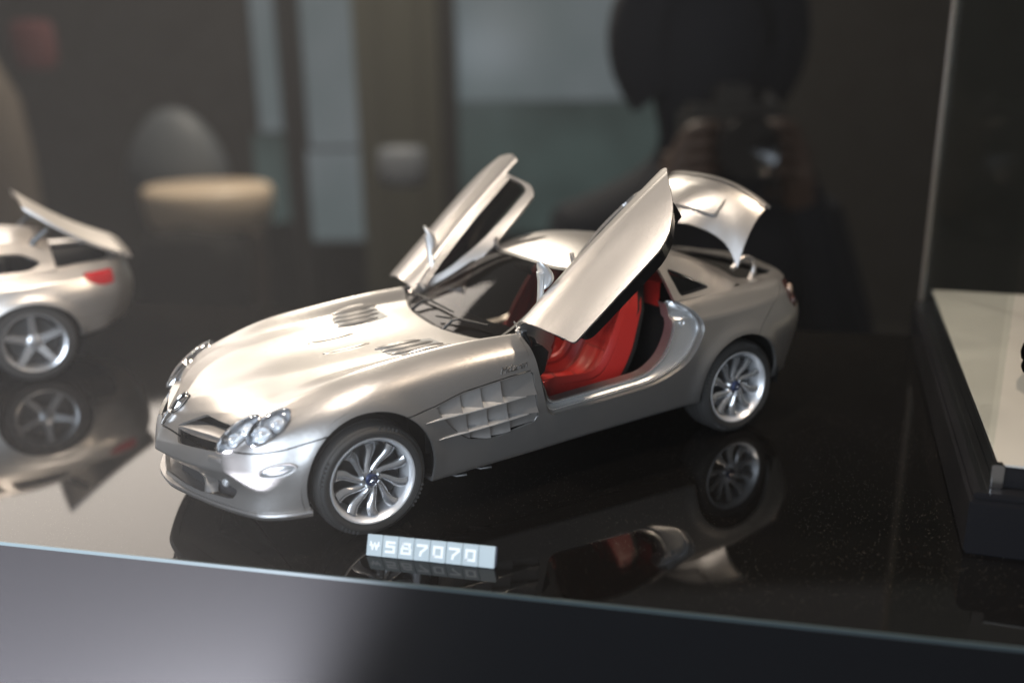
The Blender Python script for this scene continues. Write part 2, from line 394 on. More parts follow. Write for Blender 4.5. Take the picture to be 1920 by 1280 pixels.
def surface(cage, cr, ku, kv, mirror0=True):
    P = np.array(cage, float); n, m, _ = P.shape
    Q = np.concatenate([P, np.array(cr)[..., None]], -1)
    U = spline_u(Q, ku); return spline_v(U[..., :3], kv, np.clip(U[..., 3], 0, 1), mirror0)
_G = surface(CAGE, CR, KU, KV)
for ax_, az_, ar_, am_ in ((1.35, .355, .375, .012), (-1.36, .345, .375, .022)):   # flared lips round the wheel arches
    d_ = np.hypot(_G[..., 0] - ax_, _G[..., 2] - az_) - ar_
    k_ = np.where((_G[..., 1] > .7), 1.0, 0.0) * np.clip((_G[..., 2] - .2) / .2, 0, 1)
    _G[..., 1] += am_ * k_ * np.exp(-(np.maximum(d_, 0) / .055)**2)
BODY = grid_mesh(_G)

GH = [  # greenhouse: columns from the cowl to the tail; rows from the centre line to the belt line
 [(.50,0,.835),(.475,.35,.845),(.385,.64,.880),(.345,.715,.925),(.32,.760,.945)],
 [(.14,0,1.045),(.12,.34,1.040),(.055,.615,1.025),(.07,.70,.985),(.06,.785,.958)],
 [(-.24,0,1.232),(-.25,.31,1.222),(-.31,.565,1.195),(-.29,.685,1.095),(-.27,.800,.966)],
 [(-.56,0,1.308),(-.56,.30,1.296),(-.60,.560,1.255),(-.58,.685,1.130),(-.55,.808,.975)],
 [(-.90,0,1.300),(-.90,.30,1.285),(-.92,.555,1.240),(-.92,.680,1.125),(-.92,.805,.984)],
 [(-1.25,0,1.225),(-1.25,.30,1.208),(-1.27,.54,1.155),(-1.25,.655,1.075),(-1.22,.790,.992)],
 [(-1.58,0,1.105),(-1.58,.30,1.085),(-1.58,.51,1.035),(-1.56,.62,1.010),(-1.52,.755,.992)],
 [(-1.85,0,1.00),(-1.83,.28,.99),(-1.77,.48,.978),(-1.74,.58,.98),(-1.72,.70,.985)],
]
CG = np.zeros((8, 5)); CG[0:3, 2] = .7; CG[3:6, 2] = .45
ROOF = grid_mesh(surface(GH, CG, 12, 10))


car = empty('model_car')
tag(car, 'silver model coupe with red seats, its doors and boot lid raised', 'model car')

_side = BODY[0][(BODY[0][:, 1] > .6)]; _top = BODY[0][(BODY[1][:, 2] > .25)]
def sy(x, z):
    """y of the flank at (x, z)"""
    d = (_side[:, 0] - x)**2 + (_side[:, 2] - z)**2 + 1e-7; k = np.argpartition(d, 6)[:6]; w_ = 1 / d[k]; return float((_side[k, 1] * w_).sum() / w_.sum())
def hz(x, y):
    """z of the bonnet at (x, y)"""
    d = (_top[:, 0] - x)**2 + (_top[:, 1] - abs(y))**2 + 1e-7; k = np.argpartition(d, 6)[:6]; w_ = 1 / d[k]; return float((_top[k, 2] * w_).sum() / w_.sum())

# ---- outlines of openings and panels (projected on the side, the plan or the front)
ARCH_F = circle_sd(1.35, .355, .372); ARCH_R = circle_sd(-1.36, .345, .372)
DC = [(.305, .975), (.215, .455), (-.62, .497), (-.90, .60), (-1.035, .80), (-.995, .905), (-.872, .992), (.2, 1.05)]
DR = [.01, .07, .12, .12, .10, .08, .02, .02]
DOOR = round_poly(DC, DR); DOOR_SD = poly_sd(DOOR)
CABH = smooth_poly([(.50, 0), (.475, .35), (.385, .64), (.30, .752), (0., .787), (-.4, .806), (-.9, .806), (-1.22, .79), (-1.5, .755), (-1.70, .66), (-1.80, .48), (-1.85, 0)], 6, closed=False)
CAB = np.vstack([CABH, CABH[::-1] * np.array([1, -1])]); CAB_SD = poly_sd(CAB, (0, 1))
LIDH = round_poly([(-1.60, -.1), (-1.60, .60), (-2.02, .555), (-2.10, -.1)], [.0, .04, .06, 0.]); LID_SD = poly_sd(LIDH, (0, 1))
GILL = round_poly([(.965, .672), (.78, .715), (.45, .748), (.305, .757), (.285, .455), (.58, .402), (.76, .428), (.88, .55)], [.02, .03, .03, .02, .03, .1, .1, .03]); GILL_SD = poly_sd(GILL)
SLOT = round_poly([(.13, .578), (.30, .668), (.62, .668), (.62, .548), (.25, .517)], .02); SLOT_SD = poly_sd(SLOT, (1, 2))
INTK = round_poly([(-.3, .372), (.0, .372), (.30, .392), (.52, .378), (.675, .352), (.635, .285), (.40, .268), (-.3, .262)], .02); INTK_SD = poly_sd(INTK, (1, 2))
TAIL = round_poly([(-1.93, .965), (-1.90, .865), (-1.98, .775), (-2.3, .775), (-2.3, .965)], .02); TAIL_SD = poly_sd(TAIL)
def ellipse_frame(c, n, a0, a1):
    n = np.array(n, float); n /= np.linalg.norm(n); e1 = np.array(a1, float) - np.array(a0, float); e1 -= n * (e1 @ n); e1 /= np.linalg.norm(e1)
    return np.array(c, float), e1, np.cross(n, e1), n
LAMPS = [(ellipse_frame((1.972, .632, .643), (.69, .27, .67), (2.069, .57, .56), (1.864, .671, .722)), .150, .072),
         (ellipse_frame((1.842, .752, .692), (.46, .50, .73), (1.946, .739, .622), (1.731, .752, .753)), .138, .072)]
SIGNAL = (ellipse_frame((1.850, .862, .490), (.38, .92, .06), (1.928, .821, .476), (1.77, .889, .501)), .098, .034)
def ell(fr, a, b, grow=0.0, deep=.16):
    c, e1, e2, n = fr
    def f(V):
        q = V - c; r = np.sqrt((q @ e1 / (a + grow))**2 + (q @ e2 / (b + grow))**2) - 1
        return np.where(np.abs(q @ n) < deep, r * b, 1.0)
    return f
frontonly = lambda f: (lambda V: np.where(V[:, 0] > 1.85, f(V), -1.0))
sideonly = lambda f: (lambda V: np.where(V[:, 1] > .60, f(V), -1.0))
rearonly = lambda f: (lambda V: np.where(V[:, 0] < -1.5, f(V), -1.0))
toponly = lambda f: (lambda V: np.where(V[:, 2] > .75, f(V), -1.0))
HOLES = [sideonly(inv(ARCH_F)), sideonly(inv(ARCH_R)), toponly(inv(CAB_SD)), sideonly(inv(DOOR_SD)), toponly(inv(LID_SD)), sideonly(inv(GILL_SD)),
         frontonly(inv(SLOT_SD)), frontonly(inv(INTK_SD)), rearonly(inv(TAIL_SD)),
         inv(ell(*LAMPS[0])), inv(ell(*LAMPS[1])), inv(ell(*SIGNAL))]
shell = clips(BODY, *HOLES)
# panel joints as implicit lines
G_ = .0035
def nose_line(V): return V[:, 2] - np.interp(V[:, 0], [1.2, 1.60, 1.80, 1.95, 2.1, 2.18, 2.4], [.66, .638, .592, .575, .560, .545, .540])     # bumper below, bonnet above
def hood_line(V): return V[:, 2] - np.interp(V[:, 0], [-.2, .30, .45, .78, .965, 1.1, 1.4], [.775, .767, .757, .723, .677, .658, .648])       # wing below, bonnet above
def front_line(V): return V[:, 0] - 1.35
def cowl_line(V): return V[:, 0] - .315
def rear_line(V): return V[:, 0] - np.interp(V[:, 2], [.2, .66, .72, .84, .90, .97, 1.1], [-1.40, -1.45, -1.50, -1.665, -1.80, -1.92, -1.92])  # bumper behind
below = lambda f: (lambda V: f(V) + G_)
above = lambda f: (lambda V: -f(V) + G_)
hood = clips(shell, above(cowl_line), lambda V: np.where(V[:, 0] > 1.35, -nose_line(V), -hood_line(V)) + G_)
bumper = clips(shell, above(front_line), below(nose_line))
wing = clips(shell, below(front_line), lambda V: np.where(V[:, 0] > .315, hood_line(V) + G_, -1), above(rear_line))
wing = clips(wing, lambda V: np.where((V[:, 2] < .372) & (np.abs(V[:, 0] - .045) < .05) & (V[:, 1] > .5), .0028 - np.abs(V[:, 0] - .045), -1.0))
tail = clips(shell, below(rear_line))
hood_o = panel('bonnet', both(hood), 'paint', car)
bumper_o = panel('front_bumper', both(bumper), 'paint', car)
wing_l = panel('side_panel', wing, 'paint', car); wing_r = panel('side_panel', mirror(wing), 'paint', car)
tail_o = panel('rear_bumper', both(tail), 'paint', car)
# dark inner shell behind the joints
_in = clips((BODY[0] - .034 * BODY[1], BODY[1], BODY[2]), sideonly(inv(ARCH_F)), sideonly(inv(ARCH_R)), toponly(inv(CAB_SD, -.01)), sideonly(inv(DOOR_SD, .03)), toponly(inv(LID_SD)),
            sideonly(inv(GILL_SD, .05)), frontonly(inv(SLOT_SD, .03)), frontonly(inv(INTK_SD, .02)), inv(ell(*LAMPS[0])), inv(ell(*LAMPS[1])))
panel('inner_shell', both(_in), 'liner', car, 0)

# ---- roof and glass
WS = smooth_poly([(.485, 0), (.46, .35), (.375, .60), (.05, .572), (-.27, .515), (-.235, .30), (-.222, 0)], 5, closed=False)
WS = np.vstack([WS, [(-.222, -.1), (.485, -.1)]]); WS_SD = poly_sd(WS, (0, 1))
RW = round_poly([(-1.16, -.1), (-1.16, .34), (-1.30, .425), (-1.60, .445), (-1.74, .38), (-1.76, -.1)], [0, .08, .05, .1, .05, 0]); RW_SD = poly_sd(RW, (0, 1))
QW = round_poly([(-.920, 1.172), (-.935, 1.005), (-1.225, 1.020), (-1.10, 1.098)], [.015, .012, .012, .05]); QW_SD = poly_sd(QW)
# side aperture of the cabin (front door window and frame)
SW = round_poly([(.36, .90), (.345, .945), (.06, 1.045), (-.30, 1.195), (-.60, 1.235), (-.80, 1.225), (-.862, 1.17), (-.868, .90)], [.0, .0, .2, .15, .12, .05, .02, 0]); SW_SD = poly_sd(SW)
roofside = lambda f: (lambda V: np.where(V[:, 1] > .40, f(V), -1.0))
roof_m = clips(ROOF, inv(WS_SD), inv(RW_SD), roofside(inv(QW_SD)), roofside(inv(SW_SD)), lambda V: np.where(V[:, 0] < -1.55, inv(LID_SD)(V), -1.0))
roof_m = clips(roof_m, lambda V: V[:, 0] - .02 + np.where(V[:, 1] < .66, 0, .0))   # the black pillar feet are a part of their own
panel('roof', both(roof_m), 'paint', car, .022)
pil = clips(ROOF, inv(WS_SD), roofside(inv(SW_SD)), lambda V: .02 - V[:, 0])
panel('windscreen_pillar', pil, 'paint', car, .022); panel('windscreen_pillar', mirror(pil), 'paint', car, .022)
ws_in = (ROOF[0] - .012 * ROOF[1], ROOF[1], ROOF[2])
panel('windscreen', both(clips(ws_in, off(WS_SD, -.012))), 'glass', car, 0)
panel('windscreen_surround', both(clips((ROOF[0] - .003 * ROOF[1], ROOF[1], ROOF[2]), off(WS_SD, .0), inv(off(WS_SD, .022)))), 'black', car, .008)
panel('rear_window', both(clips(ws_in, off(RW_SD, -.01))), 'glass', car, 0)
for mm in (0, 1):
    q = clips(ws_in, roofside(off(QW_SD, -.012)), lambda V: .45 - V[:, 1])
    q = clips(ws_in, lambda V: np.where(V[:, 1] > .40, QW_SD(V) - .012, 1.0))
    panel('quarter_window', mirror(q) if mm else q, 'glass', car, 0)
    q = clips((ROOF[0] - .004 * ROOF[1], ROOF[1], ROOF[2]), lambda V: np.where(V[:, 1] > .40, QW_SD(V), 1.0), lambda V: -QW_SD(V) - .014)
    panel('quarter_window_seal', mirror(q) if mm else q, 'gloss_black', car, .008)

# ---- wheel housings
for mm in (1, -1):
    for cx, cz in ((1.35, .355), (-1.36, .345)):
        mb = MB(); prof = [(.40, .30), (.40, .0), (.38, -.02), (.0, -.02)]
        mb.lathe([(.402, .905), (.402, .56), (.0, .55)], (cx, 0, cz), (0, 1, 0), 40)
        mb.F = [f for f in mb.F if np.mean([mb.V[i][2] for i in f]) > .26]
        mb.build('wheel_housing', 'liner', car, mirror=(mm < 0))

# ---- underside tray
mb = MB(); mb.box((-.05, 0, .24), (3.6, 1.56, .03)); mb.build('underbody', 'liner', car)
for k, (x, z, l) in enumerate(((.80, .205, .10), (.64, .212, .11))):      # short side exhausts below the sill
    for mm in (1, -1):
        mb = MB(); mb.tube([(x + l / 2, mm * .78, z), (x, mm * .86, z - .006), (x - l / 2, mm * .875, z - .004)], [.022, .026, .028], 12, flat=.5); mb.build('exhaust_tip', 'disc', car)

# ---- wheels
def make_wheel(cx, cy, cz, R_, side, steer=0):
    """side +1: outer face to +y"""
    root = empty('wheel_assembly', (0, 0, 0))
    W_ = .125
    parts = []
    ty = MB()
    rim = .247
    ty.lathe([(rim - .006, W_ - .012), (rim + .012, W_ + .002), (rim + .03, W_ + .006), (rim + .032, W_ + .003), (rim + .036, W_ + .003), (rim + .038, W_ + .006), (R_ - .026, W_ - .004), (R_ - .024, W_ - .007), (R_ - .021, W_ - .006),
              (R_ - .012, W_ - .014), (R_ - .003, W_ - .035), (R_, W_ - .055), (R_, .052), (R_ - .01, .050), (R_ - .01, .038), (R_, .036), (R_, -.036), (R_ - .01, -.038), (R_ - .01, -.05), (R_, -.052), (R_, -W_ + .05),
              (R_ - .012, -W_ + .012), (rim + .02, -W_), (rim - .006, -W_ + .02)], (0, 0, 0), (0, 1, 0), 72)
    parts.append((ty, 'tyre', 'tyre', 25))
    rm = MB()
    rm.lathe([(rim - .01, W_ - .03), (rim + .004, W_ - .006), (rim + .001, W_ + .003), (rim - .006, W_ + .001), (rim - .010, W_ - .006), (rim - .022, W_ - .020), (rim - .030, W_ - .06), (rim - .034, -.02), (rim - .028, -.10)], (0, 0, 0), (0, 1, 0), 72)
    parts.append((rm, 'rim', 'barrel', 30))
    for k in range(10):                                     # swept turbine spokes
        sp = MB(); rings = []
        for t in np.linspace(0, 1, 11):
            r = .050 + t * (rim - .034 - .050); ang = 2 * math.pi * k / 10 + .40 * math.sin(t * math.pi * .62) - .06 * t * t
            wd = .0135 + .0175 * t**1.3 + .004 * (1 - t)**2; dp = W_ - .036 + .014 * t - .02 * (1 - t) * t
            c = np.array([r * math.cos(ang), dp, r * math.sin(ang)]); tg = np.array([-math.sin(ang), 0, math.cos(ang)])
            hb = .030
            rings.append([c - tg * wd * .85 + np.array([0, -hb, 0]), c - tg * wd + np.array([0, -.006, 0]), c - tg * wd * .45 + np.array([0, .003, 0]), c + tg * wd * .25 + np.array([0, .003, 0]),
                          c + tg * wd + np.array([0, -.012, 0]), c + tg * wd * .9 + np.array([0, -hb, 0])])
        sp.loft(rings, True, True); parts.append((sp, 'spoke', 'wheel', 50))
    hb = MB(); hb.lathe([(.066, W_ - .075), (.066, W_ - .050), (.058, W_ - .040), (.036, W_ - .037)], (0, 0, 0), (0, 1, 0), 36); parts.append((hb, 'hub', 'wheel', 40))
    for k in range(5):
        a = 2 * math.pi * k / 5 + .3; b = MB(); b.lathe([(.0095, W_ - .045), (.0095, W_ - .030), (.007, W_ - .028), (.0, W_ - .028)], (.047 * math.cos(a), 0, .047 * math.sin(a)), (0, 1, 0), 10); parts.append((b, 'wheel_bolt', 'chrome', 40))
    cp = MB(); cp.lathe([(.035, W_ - .042), (.035, W_ - .024), (.031, W_ - .020), (.0, W_ - .018)], (0, 0, 0), (0, 1, 0), 32); parts.append((cp, 'hub_cap', 'blue', 40))
    st = MB(); st.lathe([(.021, W_ - .019), (.0215, W_ - .015), (.018, W_ - .015), (.018, W_ - .019)], (0, 0, 0), (0, 1, 0), 24)
    for k in range(3):
        a = math.pi / 2 + 2 * math.pi * k / 3; d = np.array([math.cos(a), 0, math.sin(a)]); n_ = np.array([-d[2], 0, d[0]])
        st.add([d * .0205 + (0, W_ - .017, 0), n_ * .005 + (0, W_ - .017, 0), np.array((0, W_ - .013, 0)), -n_ * .005 + (0, W_ - .017, 0)], [(0, 1, 2), (0, 2, 3)])
    parts.append((st, 'star', 'chrome', 40))
    br = MB(); br.lathe([(.0, .02), (.195, .02), (.195, -.01), (.0, -.01)], (0, 0, 0), (0, 1, 0), 40); parts.append((br, 'brake_disc', 'disc', 30))
    va = MB(); va.tube([(-.075, W_ - .05, .195), (-.078, W_ - .03, .202), (-.08, W_ - .02, .205)], .006, 8); parts.append((va, 'valve', 'chrome', 30))
    bpy.data.objects.remove(root)
    tyre = None
    Rm = Rz(steer)
    for mb, nm, mt, sh in parts:
        V = np.array(mb.V); F = mb.F
        if side < 0: V = V * MIR; F = [f[::-1] for f in F]
        V = V @ Rm.T
        o = obj(nm if tyre is not None else 'wheel', V, F, mt, None, None, True, sh)
        if tyre is None: tyre = o; o.parent = car; o.location = Vector((cx, cy, cz)) * S
        else: o.parent = tyre
    # tyre side wall letters: small raised blocks
    rngw = random.Random(5); mb = MB()
    for a0, n_ in ((3.45, 6), (1.75, 5), (0.15, 6), (5.1, 5)):
        for k in range(n_):
            a = a0 + k * .085; rr = rim + .054; c = np.array([rr * math.cos(a), W_ + .0015, rr * math.sin(a)]); rot = np.array([[math.cos(a), 0, -math.sin(a)], [0, 1, 0], [math.sin(a), 0, math.cos(a)]])
            mb.box(c, (.020, .003, .011), rot)
            mb.box(c + rot @ np.array([.002, .0006, .0]), (.006, .003, .015), rot)
    V = np.array(mb.V); F = mb.F
    if side < 0: V = V * MIR; F = [f[::-1] for f in F]
    obj('tyre_lettering', V @ Rm.T, F, 'tyre_mark', tyre, None, False)
    return tyre
M['tyre_mark'] = mat('tyre_marking', (.05, .05, .05), .45)
make_wheel(1.35, .805, .327, .327, 1, 0); make_wheel(-1.36, .805, .33, .33, 1)
make_wheel(1.35, -.805, .327, .327, -1, 0); make_wheel(-1.36, -.805, .33, .33, -1)

# ---- headlamps, indicators, grille
def on_frame(fr, P): c, e1, e2, n = fr; P = np.array(P); return c + P[:, :1] * e1 + P[:, 1:2] * e2 + P[:, 2:3] * n
def lamp(fr, a, b, mir):
    rings = []; n_ = 40
    for rr, h in ((1.0, -.004), (.96, -.03), (.80, -.055), (.5, -.07), (.02, -.075)):
        rings.append(on_frame(fr, [(a * rr * math.cos(2 * math.pi * k / n_), b * rr * math.sin(2 * math.pi * k / n_), h) for k in range(n_)]))
    mb = MB(); mb.loft(rings); hl = mb.build('headlamp', 'lamp_bowl', car, 60, mirror=mir)
    mb = MB(); rings = []                                  # bezel
    for rr, h in ((1.005, -.012), (1.03, .010), (1.0, .016), (.965, .010), (.95, -.012)):
        rings.append(on_frame(fr, [(a * rr * math.cos(2 * math.pi * k / n_), b * rr * math.sin(2 * math.pi * k / n_), h) for k in range(n_)]))
    mb.loft(rings); mb.build('bezel', 'chrome', hl, 60, mirror=mir)
    for q, (cx, r) in enumerate(((-.055, .040), (.045, .034))):   # two projector bowls
        mb = MB(); rings = []
        for rr, h in ((r * 1.25, -.05), (r * 1.15, -.010), (r, -.006), (r * .9, -.02), (r * .75, -.022), (r * .6, -.006), (r * .35, .006), (.0005, .010)):
            rings.append(on_frame(fr, [(cx + rr * math.cos(2 * math.pi * k / 24), rr * math.sin(2 * math.pi * k / 24), h) for k in range(24)]))
        mb.loft(rings); mb.build('projector', 'lamp_bowl', hl, 40, mirror=mir)
    mb = MB(); rings = []
    for t in np.linspace(0, math.pi / 2, 8):
        rr = math.cos(t) * .985; h = .010 + .036 * math.sin(t)
        rr = max(rr, .002)
        rings.append(on_frame(fr, [(a * rr * math.cos(2 * math.pi * k / n_), b * rr * math.sin(2 * math.pi * k / n_), h) for k in range(n_)]))
    mb.loft(rings); mb.build('lens', 'lens', hl, 80, mirror=mir)
for mir in (False, True):
    for fr, a, b in LAMPS: lamp(fr, a, b, mir)
    fr, a, b = SIGNAL; n_ = 36; mb = MB()
    mb.loft([on_frame(fr, [(a * rr * math.cos(2 * math.pi * k / n_), b * rr * math.sin(2 * math.pi * k / n_), h) for k in range(n_)]) for rr, h in ((1.0, -.02), (1.04, .003), (1.02, .010), (.90, .009), (.86, -.004))])
    sg = mb.build('indicator', 'paint', car, 60, mirror=mir)
    mb = MB(); mb.loft([on_frame(fr, [(a * rr * math.cos(2 * math.pi * k / n_), b * rr * math.sin(2 * math.pi * k / n_), h) for k in range(n_)]) for rr, h in ((.88, .0), (.7, .006), (.35, .010), (.01, .011))])
    mb.build('lens', M['signal'] if 'signal' in M else 'bare', sg, 80, mirror=mir)

def front_x(y, z):
    V = BODY[0]; k_ = V[:, 0] > 1.6
    d = (V[k_, 1] - abs(y))**2 + (V[k_, 2] - z)**2 + 1e-7; k = np.argpartition(d, 4)[:4]; w_ = 1 / d[k]; return float((V[k_][k, 0] * w_).sum() / w_.sum())
# radiator slots: dark back and one vane each side; lower intake with mesh and struts
def strip(yzs, depth_in, depth_out, half, name, m, parent, mir, tilt=0.0):
    rings = []
    for y, z, h in yzs:
        x = front_x(y, z)
        rings.append([(x - depth_in, y, z + h + tilt), (x - depth_out, y, z + h), (x - depth_out + .004, y, z), (x - depth_out, y, z - h), (x - depth_in, y, z - h + tilt)])
    mb = MB(); mb.loft(rings, True, True); return mb.build(name, m, parent, 30, mirror=mir)
for mir in (False, True):
    strip([(.13, .565, .006), (.20, .568, .015), (.32, .578, .018), (.46, .588, .018), (.60, .592, .016)], .10, .008, 0, 'grille_vane', 'paint', bumper_o, mir, .015)
    bk = MB(); bk.loft([[(front_x(y, .6) - .06, y, .46), (front_x(y, .6) - .13, y, .56), (front_x(y, .6) - .15, y, .672)] for y in np.linspace(.0, .70, 12)], False); bk.build('grille_recess', 'liner', bumper_o, mirror=mir)
    ys = np.linspace(0, .70, 14)
    bk = MB(); bk.loft([[(front_x(y, .33) - .07, y, .225), (front_x(y, .33) - .09, y, .46)] for y in ys], False); bk.build('intake_mesh', 'mesh', bumper_o, mirror=mir)
    # curved strut in the intake
    rings = []
    for t in np.linspace(0, 1, 9):
        y = .29 + .13 * t**.8; z = .40 - .135 * t; x = front_x(y, z) - .012 - .02 * math.sin(t * math.pi); wd = .020 + .010 * t
        rings.append([(x - .06, y - wd, z), (x, y - wd * .8, z), (x + .008, y, z), (x, y + wd * .8, z), (x - .06, y + wd, z)])
    mb = MB(); mb.loft(rings, True, True); mb.build('intake_strut', 'paint', bumper_o, 50, mirror=mir)
    mb = MB(); c = np.array([front_x(.60, .375), .60, .375]); mb.lathe([(.024, -.01), (.024, .010), (.018, .013), (.013, .004), (.0, .004)], c, (.86, .45, -.1), 20); mb.build('tow_cap', 'bare', bumper_o, mirror=mir)
    mb = MB(); c = np.array([front_x(.56, .50), .56, .50]); mb.box(c, (.02, .10, .035), Rz(32), .006); mb.build('washer_flap', 'paint', bumper_o, mirror=mir)
# splitter lip
rings = []
path = [(2.265, 0), (2.255, .12), (2.205, .28), (2.10, .545), (2.00, .735), (1.935, .825), (1.83, .885), (1.70, .918)]
path = smooth_poly(path, 6, closed=False)
full = np.vstack([path[::-1], (path * np.array([1, -1]))[1:]])
for i, (x, y) in enumerate(full):
    t = full[min(i + 1, len(full) - 1)] - full[max(i - 1, 0)]; n_ = np.array([t[1], -t[0]]) / np.linalg.norm(t); n_ = n_ if n_ @ np.array([x - 1.2, y]) > 0 else -n_
    rings.append([(x - n_[0] * .05, y - n_[1] * .05, .245), (x + n_[0] * .006, y + n_[1] * .006, .246), (x + n_[0] * .009, y + n_[1] * .009, .234), (x - n_[0] * .004, y - n_[1] * .004, .210), (x - n_[0] * .05, y - n_[1] * .05, .204)])
mb = MB(); mb.loft(rings, True, True); mb.build('front_splitter', 'paint', bumper_o, 40)

# nose badge: chrome shield with ring and star
fr = ellipse_frame((2.150, 0, .632), (.66, 0, .75), (2.2, 0, .58), (2.09, 0, .69)); n_ = 32
def ering(fr, prof, a, b, cx=0): return [on_frame(fr, [(cx + a * rr * math.cos(2 * math.pi * k / n_), b * rr * math.sin(2 * math.pi * k / n_), h) for k in range(n_)]) for rr, h in prof]
mb = MB(); mb.loft(ering(fr, ((1.0, -.01), (1.0, .012), (.9, .016), (.8, .010), (.78, -.004), (.01, -.006)), .070, .045, .035)); bd = mb.build('nose_badge', 'gloss_black', hood_o, 50)
mb = MB(); mb.loft(ering(fr, ((1.0, .004), (1.04, .014), (.96, .020), (.86, .014)), .070, .045, .035)); mb.build('ring', 'chrome', bd, 60)
mb = MB()
for k in range(3):
    a = math.pi + 2 * math.pi * k / 3; e = np.array([math.cos(a), math.sin(a), 0]); q = np.array([-e[1], e[0], 0])
    sc_ = np.array([.062, .040, 1])
    mb.add(on_frame(fr, [np.array([.035, 0, .004]) + e * sc_, np.array([.035, 0, .008]) + q * sc_ * .16, np.array([.035, 0, .018]), np.array([.035, 0, .008]) - q * sc_ * .16]), [(0, 1, 2), (0, 2, 3)])
mb.build('star', 'chrome', bd, 20)
mb = MB(); pts = [(-.035, .040), (-.075, .036), (-.115, .018), (-.125, 0), (-.115, -.018), (-.075, -.036), (-.035, -.040)]
mb.loft([on_frame(fr, [(x * 1.0, y, -.01 - .08 * (x + .035)**2) for x, y in pts]), on_frame(fr, [(x, y, .012 - 1.0 * (x + .035)**2) for x, y in pts]), on_frame(fr, [(-.065 + (x + .065) * .8, y * .8, .018 - 1.0 * (x + .035)**2) for x, y in pts])], True, True); mb.build('badge_plate', 'chrome', bd, 40)

# ---- bonnet louvres and blisters
for mir in (False, True):
    rings = []                                             # dark slot under each set of blades
    for t in np.linspace(0, 1, 15):
        x = 1.015 - .345 * t; ya = .27 + .10 * max(0, t - .6) + .06 * max(0, .15 - t) / .15; yb = .585 - .14 * max(0, .35 - t) / .35
        rings.append([(x, ya + (yb - ya) * q_, hz(x, ya + (yb - ya) * q_) + .0025) for q_ in np.linspace(0, 1, 7)])
    mb = MB(); mb.loft(rings, False); mb.build('louvre_slot', 'slot_grey', hood_o, 30, mirror=mir)
    for k, (yc, x0, x1) in enumerate(((.300, 1.035, .74), (.385, 1.025, .70), (.470, 1.005, .67), (.555, .975, .645))):
        rings = []
        for t in np.linspace(0, 1, 17):
            x = x0 + (x1 - x0) * t; hw = .029 * math.sin(math.pi * min(max(t, .015), .985))**.7; yc2 = yc + .018 * t
            z0, z1 = hz(x, yc2 - hw), hz(x, yc2 + hw); lift = .016 * math.sin(math.pi * min(max(t, .015), .985))**.5
            rings.append([(x, yc2 - hw, z0), (x, yc2 - hw * .9, z0 + .004 + lift * .6), (x, yc2, (z0 + z1) / 2 + .006 + lift), (x, yc2 + hw * .9, z1 + .004 + lift * .6), (x, yc2 + hw, z1)])
        mb = MB(); mb.loft(rings, True, True); mb.build('bonnet_louvre', 'paint', hood_o, 30, mirror=mir)
    rings = []                                             # slim blister beside the centre line
    for t in np.linspace(0, 1, 15):
        x = 1.30 - .30 * t; hw = .030 * math.sin(math.pi * min(max(t, .01), .99))**.5; z = hz(x, .13)
        rings.append([(x, .13 - hw, z - .002), (x, .13 - hw * .5, z + .007), (x, .13 + hw * .5, z + .007), (x, .13 + hw, z - .002)])
    mb = MB(); mb.loft(rings, True, True); mb.build('blister', 'paint', hood_o, 60, mirror=mir)

# ---- gills behind the front wheel: recessed plates in three rows and two long fins
f1 = lambda x: np.interp(x, [.372, 1.011], [.622, .602]); f2 = lambda x: np.interp(x, [.358, .935], [.511, .486])
ztop = lambda x: np.interp(x, [.3, .45, .78, .965], [.757, .748, .715, .672])
def gill_plate(x0, x1, zl, zh, name, parent, mir, r0=.050, r1=.012):
    n_ = 7; G = np.zeros((n_, n_, 3))
    for i, t in enumerate(np.linspace(0, 1, n_)):
        x = x1 + (x0 - x1) * t                              # t=0 rear, 1 front
        for j, s_ in enumerate(np.linspace(0, 1, n_)):
            a, b = zl(x), zh(x); z = b + (a - b) * s_
            G[i, j] = (x, sy(x, z) - (r1 + (r0 - r1) * t) + .026 * max(0, s_ - .45)**2 * 3 * (1 - .3 * t), z)
    V, N, F = grid_mesh(G[::-1])
    m = clips((V, N, F), off(GILL_SD, .003))
    if len(m[2]) < 2: return
    V, N, F = thick(m, .012)
    if mir: V, N, F = V * MIR, N * MIR, F[:, ::-1]
    obj(name, V, F, 'paint', parent, N)
for mir, wg in ((False, wing_l), (True, wing_r)):
    cols = [(.97, .795), (.795, .66), (.66, .525), (.525, .28)]
    for zl, zh, dx in ((f1, lambda x: ztop(x) + .02, 0), (f2, f1, -.03), (lambda x: x * 0 + .39, f2, -.05)):
        for k, (a, b) in enumerate(cols):
            a2 = a + (dx if k else 0); b2 = b + (dx if k < 3 else 0)
            gill_plate(a2, b2, zl, zh, 'gill_plate', wg, mir, r0=.048, r1=(.010 if k < 3 else .004))
    for fz, xa, xb in ((f1, 1.030, .365), (f2, .950, .350)):
        rings = []
        for t in np.linspace(0, 1, 17):
            x = xa + (xb - xa) * t; z = float(fz(x)) - .004; y = sy(x, z); s_ = math.sin(math.pi * min(max(t, .01), .99))**.6
            rings.append([(x, y - .05 * s_ - .004, z + .030 * s_), (x, y + .016 * s_ + .001, z + .004 * s_), (x, y + .018 * s_ + .001, z - .001), (x, y - .05 * s_ - .004, z - .012 * s_)])
        mb = MB(); mb.loft(rings, True, True); mb.build('gill_fin', 'bare', wg, 30, mirror=mir)
    bk = MB(); bk.loft([[(x, sy(x, z) - .085, z) for z in np.linspace(.38, .78, 6)] for x in np.linspace(1.0, .26, 10)], False); bk.build('gill_recess', 'liner', wg, mirror=mir)

